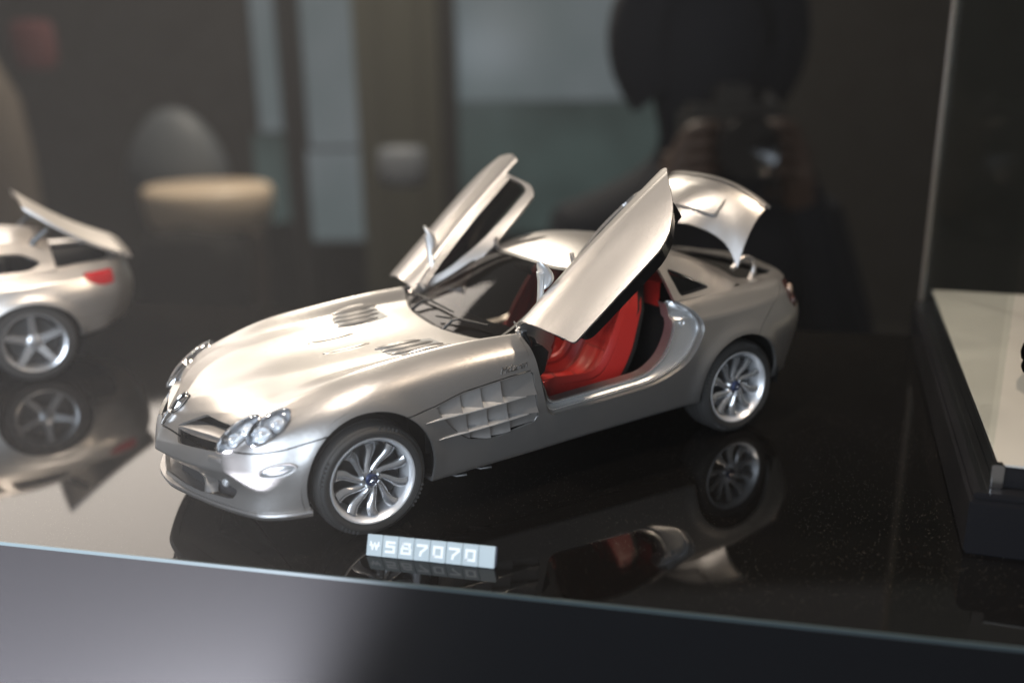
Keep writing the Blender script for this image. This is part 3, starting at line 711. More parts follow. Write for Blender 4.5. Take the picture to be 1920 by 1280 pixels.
# script on the wing (raised chrome letters)
def text_mesh(txt, size, shear=0.0, extr=0.002, wide=1.0, bold=0.0):
    cu = bpy.data.curves.new('t', 'FONT'); cu.body = txt; cu.size = size; cu.shear = shear; cu.extrude = extr; cu.offset = bold; cu.resolution_u = 3
    o = bpy.data.objects.new('t', cu); COL.objects.link(o); dg = bpy.context.evaluated_depsgraph_get(); me = o.evaluated_get(dg).to_mesh()
    V = np.array([v.co[:] for v in me.vertices]); F = [tuple(p.vertices) for p in me.polygons]; o.evaluated_get(dg).to_mesh_clear(); bpy.data.objects.remove(o); V[:, 0] *= wide
    return V, F
V, F = text_mesh('McLaren', .062, .35, .003, 1.05)
for mir, wg in ((False, wing_l), (True, wing_r)):
    wd = V[:, 0].max(); U = []
    for x, y, z in V:
        xx = .525 - x * (.185 / wd) if not mir else .340 + x * (.185 / wd); zz = .778 + (0.525 - xx) * .075 + y * .9
        U.append((xx, sy(xx, zz) + .002 + z, zz))
    U = np.array(U) * (MIR if mir else 1)
    obj('wing_script', U, F, 'lettering', hood_o, None, False)

# ---- door openings: stepped jamb, sill plate, lock pocket
y_in = lambda P, dep: np.array([(x, sy(x, min(z, .88)) - dep - max(0, z - .88) * .55, z) for x, z in P])
DC1 = [(.285, .975), (.198, .472), (-.615, .514), (-.888, .612), (-1.018, .80), (-.978, .898), (-.866, .984), (.2, 1.05)]
DC2 = [(.262, .975), (.180, .497), (-.598, .540), (-.760, .640), (-.842, .80), (-.850, .90), (-.856, .976), (.2, 1.05)]
DC3 = [(.240, .975), (.160, .515), (-.590, .556), (-.735, .650), (-.820, .80), (-.832, .90), (-.838, .970), (.2, 1.05)]
KD = 8
for mir, wg in ((False, wing_l), (True, wing_r)):
    o0, o1, o2, o3 = (round_poly(c, DR, KD) for c in (DC, DC1, DC2, DC3))
    nn = len(o0)
    def ring(o, dep): return y_in(o, dep)
    seq = [ring(o0, .012), ring(o0, .030), ring(o1, .034), ring(o1, .058)]
    cut = list(range(3, 7 * (KD + 1) - 2))
    st = cut[0]
    def band(rs, name, m, parent):
        mb = MB(); mb.loft([r[cut] for r in rs], False); return mb.build(name, m, parent, 40, mirror=mir)
    jb = band(seq, 'door_jamb', 'paint', wg)
    mid = [ring(o1, .058), ring(o1 * .75 + o2 * .25, .066), ring(o1 * .4 + o2 * .6, .080), ring(o2, .085)]
    band(mid, 'lock_pocket', 'bare', jb)
    band([ring(o2, .085), ring(o2 * .5 + o3 * .5, .078), ring(o3, .082), ring(o3, .16)], 'door_seal_flange', 'paint', jb)
    for o_, dep, m_ in ((o1, .048, 'wheel'), (o2 * .5 + o3 * .5, .074, 'wheel')):
        mb = MB(); mb.tube(ring(o_, dep)[cut[8:-6]], .0065, 6); mb.build('jamb_bead', m_, jb, mirror=mir)
    for x, z in ((.232, .497), (-.90, .845)):
        mb = MB(); y = sy(x, z) - (.052 if x > 0 else .078); mb.lathe([(.018, -.01), (.018, .008), (.014, .011), (.009, .006), (.0, .006)], (x, y, z), (0, 1, 0), 16); mb.build('screw', 'wheel', jb, mirror=mir)
    mb = MB()                                              # ribbed sill plate
    for k in range(6): x = .10 - k * .05; mb.box((x, sy(x, .475) - .047, .4705 + (.1 - x) * .05), (.035, .012, .014), None, .003)
    mb.build('sill_rib', 'bare', jb, mirror=mir)
    mb = MB(); mb.tube([(.278, .775, .955), (.268, .815, .90), (.235, .86, .70), (.205, .875, .50)], [.013, .013, .012, .010], 10); mb.build('door_strut', 'gloss_black', jb, mirror=mir)

# ---- doors, swung up and forward
DOOR_R = rod((1.095, .542, -.463)); DOOR_T = np.array([-.002, -.082, .027]); DOOR_P = np.array([.30, .78, .96])
SK = round_poly([(.30, 1.08), (.285, .93), (.195, .47), (-.55, .497), (-.67, .535), (-.83, .655), (-.965, .835), (-1.05, .935), (-.985, 1.01), (-.80, 1.08)], [0, .03, .015, .04, .05, .1, .1, .06, .03, 0]); SK_SD = poly_sd(SK)
skin = clips(BODY, lambda V: np.where(V[:, 1] > .6, SK_SD(V), 1.0), toponly(inv(CAB_SD)))
TRIM_SD = poly_sd(round_poly([(.17, .95), (.10, .512), (-.55, .522), (-.66, .56), (-.80, .67), (-.90, .80), (-.90, .95)], [.05, .06, .04, .05, .08, .05, .05]))
trim = clips((BODY[0] - .022 * BODY[1], BODY[1], BODY[2]), lambda V: np.where(V[:, 1] > .6, TRIM_SD(V), 1.0), lambda V: V[:, 2] - .93)
FR = round_poly([(.33, .93), (.345, .945), (.06, 1.045), (-.30, 1.192), (-.60, 1.232), (-.80, 1.222), (-.858, 1.16), (-.865, .93)], [0, .0, .2, .15, .12, .06, .02, 0]); FR_SD = poly_sd(FR)
WN = round_poly([(.15, .955), (.04, .998), (-.28, 1.128), (-.58, 1.172), (-.80, 1.168), (-.835, 1.12), (-.84, .955)], [.02, .1, .12, .12, .05, .02, .02]); WN_SD = poly_sd(WN)
belt = lambda V: np.where(V[:, 1] > .40, -1.0, 1.0)
frame = clips(ROOF, belt, FR_SD, inv(WN_SD)); pane = clips((ROOF[0] - .012 * ROOF[1], ROOF[1], ROOF[2]), belt, off(WN_SD, -.01))
def lean(m, ang=10):
    c, s_ = math.cos(math.radians(ang)), math.sin(math.radians(ang)); V, N, F = m; V = V.copy(); N = N.copy()
    q = V[:, 1:] - np.array([.80, .97]); V[:, 1] = .80 + c * q[:, 0] - s_ * q[:, 1]; V[:, 2] = .97 + s_ * q[:, 0] + c * q[:, 1]
    n1, n2 = N[:, 1].copy(), N[:, 2].copy(); N[:, 1] = c * n1 - s_ * n2; N[:, 2] = s_ * n1 + c * n2; return V, N, F
frame = lean(frame); pane = lean(pane)
DOOR_L = (DOOR_R, DOOR_T); DOOR_RT = (rod((1.078, .52, -.49)), np.array([.021, -.114, -.015]))
for mir in (False, True):
    DOOR_R, DOOR_T = DOOR_RT if mir else DOOR_L
    kw = dict(R=DOOR_R, piv=DOOR_P, tr=DOOR_T, mir=mir)
    dk = panel('door', skin, 'paint', car, .016, **kw)
    panel('door_trim', trim, 'gloss_black', dk, .06 if mir else .150, **kw)
    panel('window_frame', frame, 'paint', dk, .030, **kw)
    panel('window', pane, 'glass', dk, 0, **kw)
    # belt moulding: two stepped rails along the window sill
    for dz, dy, r_ in ((.004, -.010, .010), (.018, -.032, .009)):
        mb = MB(); mb.tube([(x, np.interp(x, [-1.0, -.4, 0, .3], [.80, .80, .782, .742]) + dy, np.interp(x, [-1.0, -.4, 0, .3], [.986, .970, .960, .952]) + dz) for x in np.linspace(.24, -.86, 14)], r_, 8)
        mb.xf(DOOR_R, DOOR_T, DOOR_P); mb.build('belt_rail', 'paint', dk, mirror=mir)
    # mirror on its stalk (stands up from the window sill of the raised door)
    mb = MB(); mb.tube([(.125, .715, 1.06), (.130, .735, 1.15), (.135, .745, 1.25), (.14, .75, 1.30)], [.030, .025, .025, .030], 12, flat=.75); sk = mb.build('door_mirror', 'bare', dk, mirror=mir)
    rings = []
    for t in np.linspace(0, 1, 12):
        z = 1.19 + .175 * t; s_ = math.sin(math.pi * (.06 + .90 * t))**.6; x = .125 + .03 * t; off_ = -.018 * (1 - t)
        ox, oy = -.036 * math.sin(math.pi * t**.7), .022 * math.sin(math.pi * t**.7)
        rings.append([(x + ox + .030 * s_ * math.cos(a), .752 + off_ + oy + .050 * s_ * math.sin(a), z) for a in np.linspace(0, 2 * math.pi, 17)[:-1]])
    mb = MB(); mb.loft(rings, True, True); mb.xf(Rx(4) @ Rz(28), (0, 0, 0), (.13, .75, 1.3)); mb.build('mirror_housing', 'bare', sk, 50, mirror=mir)
    # hinge bracket at the foot of the pillar and stay on the roof edge
    mb = MB(); mb.box((.275, .752, .952), (.05, .05, .03), Rz(15), .006); mb.build('hinge', 'wheel', dk, mirror=mir)
    mb = MB(); a = np.array([-.30, .50, 1.205]); b = DOOR_R @ (np.array([-.34, .565, 1.19]) - DOOR_P) + DOOR_P + DOOR_T; mb.tube([a, a * .4 + b * .6 + np.array([.01, 0, .02]), b], [.022, .016, .014], 8); mb.build('door_stay', 'paint', dk, mirror=mir)

# ---- boot lid, raised; spoiler flap near its edge; goose-neck hinges
ed_f = smooth_poly([(-1.33, 0, 1.385), (-1.36, .15, 1.378), (-1.46, .30, 1.350), (-1.555, .42, 1.290), (-1.600, .52, 1.205), (-1.615, .60, 1.075)], 6, closed=False)
ed_r = smooth_poly([(-1.72, 0, 1.665), (-1.725, .15, 1.660), (-1.75, .28, 1.640), (-1.79, .40, 1.595), (-1.83, .50, 1.54), (-1.862, .585, 1.480)], 6, closed=False)
nf = len(ed_f); G = np.zeros((nf, 17, 3))
for j, t in enumerate(np.linspace(0, 1, 17)):
    b = math.sin(math.pi * t) * .035
    for i in range(nf): G[i, j] = ed_f[i] * (1 - t) + ed_r[i] * t + np.array([.8, .1, .5]) * b - np.array([0.2, .0, .2]) * .25 * max(0, t - .8)
LV, LN, LF = grid_mesh(G.transpose(1, 0, 2)[::-1])
if LN[:, 0].mean() < 0: LN = -LN; LF = LF[:, ::-1]
LN[np.abs(LV[:, 1]) < 1e-5, 1] = 0
lid = panel('boot_lid', both((LV, LN, LF)), 'paint', car, .03)
sp = []
def lid_pt(y, t, h):
    i = np.clip(abs(y) / .6 * (nf - 1) * 1.0, 0, nf - 1.001); i0 = int(i); fr_ = i - i0; j = t * 16; j0 = int(min(j, 15)); fj = j - j0
    g = lambda a, c: G[a, c]
    P = (g(i0, j0) * (1 - fr_) + g(i0 + 1, j0) * fr_) * (1 - fj) + (g(i0, j0 + 1) * (1 - fr_) + g(i0 + 1, j0 + 1) * fr_) * fj
    P = P.copy(); P[1] = abs(P[1]) * (1 if y >= 0 else -1); return P + np.array([.72, 0, .69]) * h
_tt = np.repeat(np.linspace(0, 1, 17)[::-1], nf); _yy = np.tile(ed_r[:, 1], 17)                          # fraction along the lid and width of each grid vertex
def flap_f(V):
    zr = np.interp(np.abs(V[:, 1]), ed_r[:, 1], ed_r[:, 2]); d = zr - V[:, 2]; q = np.stack([np.abs(V[:, 1]) - .385, np.abs(d - .105) - .045], 1)
    return np.hypot(*np.maximum(q, 0).T) - .018 + np.minimum(q.max(1), 0)
fl_ = both(clips((LV + .030 * LN, LN, LF), flap_f)); panel('spoiler_flap', fl_, 'paint', lid, .034)
mb = MB(); rings = []
for y in np.linspace(-.60, .60, 41):
    p_ = lid_pt(y * .999, 1.0, 0); rings.append([p_ + np.array([.012, 0, .012]), p_ + np.array([-.012, 0, .022]), p_ + np.array([-.055, 0, .008]), p_ + np.array([-.045, 0, -.012])])
mb.loft(rings, True, True); mb.build('spoiler_lip', 'paint', lid, 50)
for mir in (False, True):
    mb = MB(); mb.tube(smooth_poly([(-1.60, .56, 1.06), (-1.70, .57, 1.13), (-1.79, .575, 1.10), (-1.80, .575, 1.02), (-1.76, .575, .96)], 6, closed=False), .020, 10); mb.build('lid_hinge', 'paint', lid, mirror=mir)
mb = MB(); mb.box((-1.84, 0, .80), (.48, 1.08, .30)); mb.build('boot_well', 'liner', car)

# ---- tail lamps
for mir in (False, True):
    q = clips((BODY[0] - .006 * BODY[1], BODY[1], BODY[2]), lambda V: np.where(V[:, 0] < -1.5, TAIL_SD(V) + .004, 1.0), lambda V: np.where(V[:, 1] > .35, -1.0, 1.0))
    tl = panel('tail_lamp', mirror(q) if mir else q, 'dark_lamp', car, .02)
    for x, z, r_ in ((-2.005, .90, .038), (-2.0, .825, .030)):
        y = sy(x, z); mb = MB(); mb.lathe([(r_, -.01), (r_, .006), (r_ * .7, .012), (.0, .014)], (x, y - .006, z), (-.55, .80, .2), 18); mb.build('reflector', 'beigelamp' if z > .85 else 'dark_lamp', tl, mirror=mir)

# ---- cabin
mb = MB(); mb.box((-.25, 0, .36), (1.5, 1.62, .04)); mb.build('cabin_floor', 'carpet', car)
mb = MB(); mb.loft([[(-.88, y, .36), (-.92, y, .80), (-1.05, y, .98), (-1.5, y, 1.0)] for y in np.linspace(-.76, .76, 9)], False); mb.build('rear_bulkhead', 'carpet', car, 60)
mb = MB(); mb.loft([[(-.905, y, .90), (-.915, y, 1.06), (-1.0, y, 1.10), (-1.3, y, 1.02)] for y in np.linspace(-.60, .60, 9)], False); mb.build('rear_trim', 'red', car, 60)
mb = MB(); rings = []
for x, w_, h in ((.42, .20, .60), (.1, .15, .56), (-.3, .13, .55), (-.85, .14, .62)): rings.append([(x, -w_, .36), (x, -w_ * .9, h - .03), (x, -w_ * .6, h), (x, w_ * .6, h), (x, w_ * .9, h - .03), (x, w_, .36)])
mb.loft(rings, True, True); mb.build('centre_tunnel', 'red', car, 40)
dash = MB(); rings = []
for y in np.linspace(-.76, .76, 15):
    b = .03 * math.exp(-((abs(y) - .38) / .18)**2)
    rings.append([(.46, y, .80), (.30, y, .852 + b), (.14, y, .850 + b), (.09, y, .80), (.12, y, .68), (.22, y, .60), (.40, y, .55)])
dash.loft(rings, True, True); db = dash.build('dashboard', 'black', car, 50)
mb = MB(); mb.loft([[(.088, y, .79), (.085, y, .74), (.118, y, .68), (.128, y, .675), (.10, y, .79)] for y in np.linspace(-.74, .74, 9)], True, True); mb.build('dash_trim', 'red', db, 40)
mb = MB(); mb.box((.12, 0, .72), (.06, .26, .16), Ry(-20), .02); mb.build('centre_stack', 'bare', db)
# steering wheel
sw = MB(); cw = np.array([-.05, .38, .74]); Rw = Ry(-22)
tor = []
for k in range(33):
    a = 2 * math.pi * k / 32; tor.append(cw + Rw @ np.array([0, .185 * math.cos(a), .185 * math.sin(a)]))
sw.tube(tor, .021, 10, False); so = sw.build('steering_wheel', 'red', car, 60)
mb = MB(); mb.lathe([(.0, -.05), (.05, -.05), (.06, -.02), (.05, .01), (.0, .015)], cw, Rw @ np.array([-1., 0, 0]), 20); mb.build('hub', 'black', so)
for a in (90, 210, 330):
    d = Rw @ np.array([0, math.sin(math.radians(a)), math.cos(math.radians(a))]) * -1; mb = MB(); mb.tube([cw + d * .03, cw + d * .18], [.024, .016], 8, flat=.5); mb.build('spoke', 'bare', so)
mb = MB(); mb.tube([cw + (.02, 0, 0), cw + (.25, 0, .02)], .045, 12); mb.build('steering_column', 'black', so)
# seats
def seat(yc):
    path = smooth_poly([(.10, .455), (-.02, .475), (-.20, .455), (-.36, .445), (-.47, .50), (-.55, .62), (-.62, .78), (-.68, .93), (-.725, 1.06), (-.75, 1.13)], 4, closed=False); n_ = len(path); G = np.zeros((n_, 25, 3))
    for i in range(n_):
        f_ = i / (n_ - 1); T = path[min(i + 1, n_ - 1)] - path[max(i - 1, 0)]; T /= np.linalg.norm(T); nn_ = np.array([T[1], -T[0]]); nn_ = -nn_ if nn_ @ np.array([.7, .7]) < 0 else nn_
        hw = np.interp(f_, [0, .1, .35, .6, .78, .86, 1.0], [.21, .25, .265, .27, .22, .165, .12]); bol = np.interp(f_, [0, .12, .35, .6, .8, 1], [.02, .085, .11, .10, .06, .02])
        for j, s_ in enumerate(np.linspace(-1, 1, 25)):
            a = abs(s_); h = bol * math.exp(-((a - .80) / .17)**2) - .09 * max(0, a - .86) / .14 - .012 * math.cos(s_ * 9.4) * (a < .6)
            h -= .05 * (max(0, .06 - f_) / .06)**2 + .06 * (max(0, f_ - .94) / .06)**2
            P = path[i] + nn_ * h; G[i, j] = (P[0], yc + s_ * hw, P[1])
    V, N, F = grid_mesh(G)
    if N[:, 2].mean() < 0: N = -N; F = F[:, ::-1]
    s = panel('seat', (V, N, F), 'red', car, .055)
    for jj in (6, 18):
        mb = MB(); mb.tube(G[2:-3, jj] + N.reshape(G.shape)[2:-3, jj] * .002, .006, 6); mb.build('piping', 'piping', s)
    for ii in (9, 13, 20, 27):
        mb = MB(); mb.tube(G[ii, 6:19] + N.reshape(G.shape)[ii, 6:19] * .001, .004, 6); mb.build('seam', 'piping', s)
    sh = MB(); rings = []
    for i in range(0, n_, 2):
        f_ = i / (n_ - 1); T = path[min(i + 1, n_ - 1)] - path[max(i - 1, 0)]; T /= np.linalg.norm(T); nn_ = np.array([T[1], -T[0]]); nn_ = -nn_ if nn_ @ np.array([.7, .7]) < 0 else nn_
        hw = np.interp(f_, [0, .1, .35, .6, .78, .86, 1.0], [.22, .26, .285, .29, .24, .18, .13]); rings.append([(path[i] + nn_ * h)[[0, 0, 1]] * np.array([1, 0, 1]) + np.array([0, yc + s_ * hw, 0]) for s_, h in ((-.90, -.05), (-.93, -.10), (-.7, -.12), (.7, -.12), (.93, -.10), (.90, -.05))])
    sh.loft(rings, True, True); sh.build('seat_shell', 'black', s, 50)
    mb = MB(); mb.box((-.30, yc + .30, .47), (.03, .012, .045), Ry(35), .004); mb.build('seat_buckle', 'wheel', s)
seat(.385); seat(-.385)
# cowl, wipers
mb = MB(); mb.loft([[(x + .03, y, z - .02), (x - .10, y, z - .035), (x - .11, y, z - .10)] for x, y, z in [(.50, 0, .835), (.49, .2, .838), (.475, .35, .845), (.44, .5, .858), (.385, .64, .880), (.33, .72, .91)][::-1] + [(.49, -.2, .838), (.475, -.35, .845), (.44, -.5, .858), (.385, -.64, .880), (.33, -.72, .91)]], False); mb.build('cowl', 'black', car, 40)
def ws_pt(t, y, h=.0):
    x = np.interp(t, [0, .5, 1], [.50, .14, -.24]) - .12 * (y / .64)**2 * (1 - t * .6); z = np.interp(t, [0, .5, 1], [.835, 1.045, 1.232]) + .04 * (y / .64)**2 * (1 - t); return np.array([x + h * .5, y, z + h * .85])
for (p0, p1, q0) in ((ws_pt(-.02, -.42, .01), ws_pt(.20, .05, .022), ws_pt(.10, -.62, .022)), (ws_pt(-.02, .12, .01), ws_pt(.16, .46, .022), ws_pt(.10, -.06, .022))):
    mb = MB(); mb.tube([p0, (p0 + p1) / 2 * .6 + q0 * .4 + np.array([0, 0, .02]), (p1 + q0) / 2 + np.array([.01, 0, .012])], [.013, .010, .007], 8); wi = mb.build('wiper', 'black', car)
    mb = MB(); mb.tube([q0, (q0 + p1) / 2 + np.array([.004, 0, .006]), p1], [.006, .010, .006], 6); mb.build('wiper_blade', 'black', wi)
mb = MB(); mb.box((-.20, 0, 1.145), (.03, .22, .06), Ry(20), .012); mb.build('inside_mirror', 'black', car)


# ------------------------------------------------------------------ display shelf: black gloss board with a glass front edge, fascia below
E_ = np.array([-.722, .692, 0]); NRM = np.array([.692, .722, 0]); FM = np.array([1.041, 1.857, 0])      # front edge direction, outward normal, a point on the edge
def sh(a, b, z=0): return FM + E_ * a + NRM * b + np.array([0, 0, z])                                # along the edge, outwards, up
def slab(name, a0, a1, b0, b1, z0, z1, m, parent=None, bev=0.0):
    c = sh((a0 + a1) / 2, (b0 + b1) / 2, (z0 + z1) / 2); R_ = np.stack([E_, NRM, [0, 0, 1]], 1)
    mb = MB(); mb.box(c, (a1 - a0, b1 - b0, z1 - z0), R_, bev); return mb.build(name, m, parent, 30)
M['shelf'] = mat('black_gloss_shelf', (0.0035, 0.0032, 0.003), 0.05, spec=0.5)
def dust(m, scale, thr, col, rough):
    """scattered dust specks and a faint film on a glossy board"""
    n, l, b = nodes(m); tc = n.new('ShaderNodeTexCoord')
    vo = n.new('ShaderNodeTexVoronoi'); vo.inputs['Scale'].default_value = scale; l.new(tc.outputs['Object'], vo.inputs['Vector'])
    lt = n.new('ShaderNodeMath'); lt.operation = 'LESS_THAN'; lt.inputs[1].default_value = thr; l.new(vo.outputs['Distance'], lt.inputs[0])
    no = n.new('ShaderNodeTexNoise'); no.inputs['Scale'].default_value = scale * .012; no.inputs['Detail'].default_value = 6; l.new(tc.outputs['Object'], no.inputs['Vector'])
    gt = n.new('ShaderNodeMapRange'); gt.inputs[1].default_value = .36; gt.inputs[2].default_value = .58; l.new(no.outputs['Fac'], gt.inputs[0])
    sp_ = n.new('ShaderNodeSeparateColor'); l.new(vo.outputs['Color'], sp_.inputs[0])
    g2 = n.new('ShaderNodeMath'); g2.operation = 'GREATER_THAN'; g2.inputs[1].default_value = .55; l.new(sp_.outputs[0], g2.inputs[0])
    mu = n.new('ShaderNodeMath'); mu.operation = 'MULTIPLY'; l.new(lt.outputs[0], mu.inputs[0]); l.new(gt.outputs[0], mu.inputs[1])
    m2 = n.new('ShaderNodeMath'); m2.operation = 'MULTIPLY'; l.new(mu.outputs[0], m2.inputs[0]); l.new(g2.outputs[0], m2.inputs[1])
    mx = n.new('ShaderNodeMix'); mx.data_type = 'RGBA'; mx.inputs[6].default_value = b.inputs['Base Color'].default_value; mx.inputs[7].default_value = (*col, 1)
    l.new(m2.outputs[0], mx.inputs[0]); l.new(mx.outputs[2], b.inputs['Base Color'])
    rr = n.new('ShaderNodeMapRange'); rr.inputs[3].default_value = rough; rr.inputs[4].default_value = .7; l.new(m2.outputs[0], rr.inputs[0]); l.new(rr.outputs[0], b.inputs['Roughness'])
dust(M['shelf'], 1500, .12, (.26, .23, .19), .045)
M['edge'] = mat('glass_edge', (0.045, 0.062, 0.066), 0.3, coat=0.2)
M['fascia'] = mat('satin_fascia', (0.009, 0.009, 0.010), 0.6, spec=0.02)
shelf = tag(slab('shelf', -7.5, 7.5, -5.0, -.0125, -.0222, 0, 'shelf'), kind='structure')
slab('front_edge', -7.5, 7.5, -.012, 0, -.021, 0, 'edge', shelf)
fascia = slab('fascia', -7.5, 7.5, -.05, -.006, -6, -.0225, 'fascia', shelf)

# ------------------------------------------------------------------ price tag of separate tiles
M['tile'] = mat('tag_tile', (0.36, 0.43, 0.46), 0.4); M['digit'] = mat('tag_digit', (0.80, 0.84, 0.86), 0.45); M['tile_base'] = mat('tag_base', (0.02, 0.022, 0.06), 0.3)
TA = np.array([1.487, 1.098, 0]); TB = np.array([.985, 1.592, 0]); TE = (TB - TA) / np.linalg.norm(TB - TA); TN = np.array([-TE[1], TE[0], 0]); TN = TN if TN @ NRM > 0 else -TN
TUP = np.array([0, 0, 1]) * math.cos(math.radians(24)) - TN * math.sin(math.radians(24)); TOUT = np.cross(TE, TUP); TOUT = TOUT if TOUT @ TN > 0 else -TOUT
tagroot = tag(empty('price_tag', (TA + TB) / 2), 'small grey price tag of lettered tiles reading 587070', 'price tag')
tagroot_loc = np.array(tagroot.location) / S
def tagbox(name, u0, u1, v0, v1, d0, d1, m, parent, bev=0.0):
    c = TA + TE * (u0 + u1) / 2 + TUP * (v0 + v1) / 2 + TOUT * (d0 + d1) / 2 - tagroot_loc; mb = MB(); mb.box(c, (u1 - u0, v1 - v0, d1 - d0), np.stack([TE, TUP, TOUT], 1), bev); return mb.build(name, m, parent, 30)
TL = np.linalg.norm(TB - TA); tw = TL / 8; TH = .112
tagbox('holder', -.004, TL + .004, .004, TH - .003, -.030, -.002, 'tile_base', tagroot, .003)
def strokes(paths, w_):
    out = []
    for P in paths:
        P = np.array(P, float)
        for a, b in zip(P[:-1], P[1:]):
            d = b - a; L_ = np.linalg.norm(d); d /= L_; n2 = np.array([-d[1], d[0]]); out.append([a - d * w_ / 2 + n2 * w_ / 2, a - d * w_ / 2 - n2 * w_ / 2, b + d * w_ / 2 - n2 * w_ / 2, b + d * w_ / 2 + n2 * w_ / 2])
    return out
GLY = {'5': [[(.9, 1), (.12, 1), (.10, .56), (.9, .56), (.9, 0), (.08, 0)]], '8': [[(.14, 1), (.86, 1), (.86, .53), (.14, .53), (.14, 1)], [(.14, .53), (.06, .46), (.06, 0), (.94, 0), (.94, .46), (.86, .53)]],
       '7': [[(.05, 1), (.95, 1), (.95, .82), (.42, .30), (.36, 0)]], '0': [[(.08, 0), (.08, 1), (.92, 1), (.92, 0), (.08, 0)]],
       'w': [[(.05, 1), (.27, 0), (.5, .85), (.73, 0), (.95, 1)], [(0, .55), (1, .55)]]}
for k, ch in enumerate('w587070 '):
    tl = tagbox('tile', k * tw + .0012, (k + 1) * tw - .0012, 0, TH, -.002, .008, 'tile', tagroot, .0015)
    if ch == ' ': continue
    gw, gh, lw = (tw * .74, TH * .56, .0135) if ch != 'w' else (tw * .66, TH * .40, .009)
    mb = MB()
    for si, q in enumerate(strokes([[(x * (gw - lw) + lw / 2, y * (gh - lw) + lw / 2) for x, y in P] for P in GLY[ch]], lw)):
        hh = .0088 + .00012 * (si % 3)
        o_ = np.array([k * tw + (tw - gw) / 2, TH * .5 - gh / 2 - .002]); P3 = lambda p, h: TA + TE * (p[0] + o_[0]) + TUP * (p[1] + o_[1]) + TOUT * h - tagroot_loc
        mb.add([P3(p, .006) for p in q] + [P3(p, hh) for p in q], [(4, 5, 6, 7), (0, 1, 5, 4), (1, 2, 6, 5), (2, 3, 7, 6), (3, 0, 4, 7)])
    mb.build('numeral' if ch != 'w' else 'currency_sign', 'digit', tl, 10)

# ------------------------------------------------------------------ acrylic showcase on the right: black plinth, silver plate, clear cover
def rel(V, o): return np.asarray(V) - np.array(o)
BA = (np.array([-1.147, 2.806, 0]) - FM) @ E_; BB = (np.array([-1.147, 2.806, 0]) - FM) @ NRM
M['plinth'] = mat('black_plinth', (0.010, 0.010, 0.012), 0.22, coat=.3); M['plate'] = mat('silver_plate', (0.58, 0.56, 0.53), 0.36, 0.3); add_noise_rough(M['plate'], 25, .32, .46)
show = tag(empty('showcase', (0, 0, 0)), 'black plinth with pale silver plate under a clear acrylic cover', 'showcase')
bx0, bx1, by1, by0 = 0., 3.3, 0., -4.2
_EN = (E_, NRM, FM); FM = sh(BA, BB); E_, NRM = Rz(-6.0) @ E_, Rz(-6.0) @ NRM                       # the showcase stands slightly turned to the shelf
slab('plinth', bx0, bx1, by0, by1, 0.003, .31, 'plinth', show, .012)
slab('plinth_rim', bx0 + .02, bx1 - .02, by0 + .02, by1 - .02, .31, .345, 'plinth', show, .010)
slab('plate_base', bx0 + .13, bx1 - .13, by0 + .13, by1 - .13, .345, .455, 'plinth', show, .008)
slab('plate', bx0 + .135, bx1 - .135, by0 + .135, by1 - .135, .457, .470, 'plate', show, .004)
slab('corner_clip', bx0 + .10, bx0 + .16, by1 - .16, by1 - .10, .345, .475, 'chrome', show, .006)
ah = 4.2
slab('cover_pane', bx0 + .055, bx0 + .085, by0 + .06, by1 - .06, .347, ah, 'acrylic', show)
slab('cover_pane', bx0 + .087, bx1 - .087, by0 + .055, by0 + .085, .347, ah, 'acrylic', show)
slab('cover_post', bx0 + .040, bx0 + .086, by0 + .022, by0 + .054, .347, ah, 'edge_clear', show, .004)

E_, NRM, FM = _EN
# ------------------------------------------------------------------ background of the shop behind the case, far out of focus
def at(px, py, D): return CP + D * (_f + (px - 960) / FPX * _r + (640 - py) / FPX * _u)
FH = np.array([math.cos(YAW), math.sin(YAW), 0]); RH = np.array([FH[1], -FH[0], 0])
def bgbox(name, px0, px1, py0, py1, D, th, m, parent=None, bev=0.0):
    a = at(px0, py1, D); b = at(px1, py0, D); la, lb = a @ RH, b @ RH; za, zb = at((px0 + px1) / 2, py1, D)[2], at((px0 + px1) / 2, py0, D)[2]; dep = at((px0 + px1) / 2, (py0 + py1) / 2, D) @ FH
    mb = MB(); mb.box(RH * (la + lb) / 2 + FH * dep + np.array([0, 0, (za + zb) / 2]), (abs(lb - la), th, abs(zb - za)), np.stack([RH, FH, [0, 0, 1]], 1), bev); return mb.build(name, m, parent, 30)
M['wall_dark'] = mat('dark_wall', (0.008, 0.007, 0.006), 0.8); add_noise_rough(M['wall_dark'], 6, .6, .9)
M['brown'] = mat('brown_panel', (0.05, 0.038, 0.028), 0.7); M['olive'] = mat('olive_curtain', (0.030, 0.030, 0.019), 0.8); M['skirt'] = mat('black_skirt', (.008, .008, .008), .8, spec=.2)
M['bag'] = mat('pale_bag', (0.12, 0.135, 0.155), 0.6); M['maroon'] = mat('maroon_cloth', (0.075, 0.014, 0.016), 0.8); M['beige'] = mat('beige_vinyl', (0.55, 0.45, 0.34), 0.35)
M['seatgrey'] = mat('grey_cushion', (0.055, 0.065, 0.075), 0.6); M['taupe'] = mat('taupe_cloth', (0.085, 0.07, 0.056), 0.8)
M['coat'] = mat('navy_coat', (0.012, 0.015, 0.022), 0.8, spec=.2); M['skin'] = mat('skin', (0.05, 0.03, 0.022), 0.5)
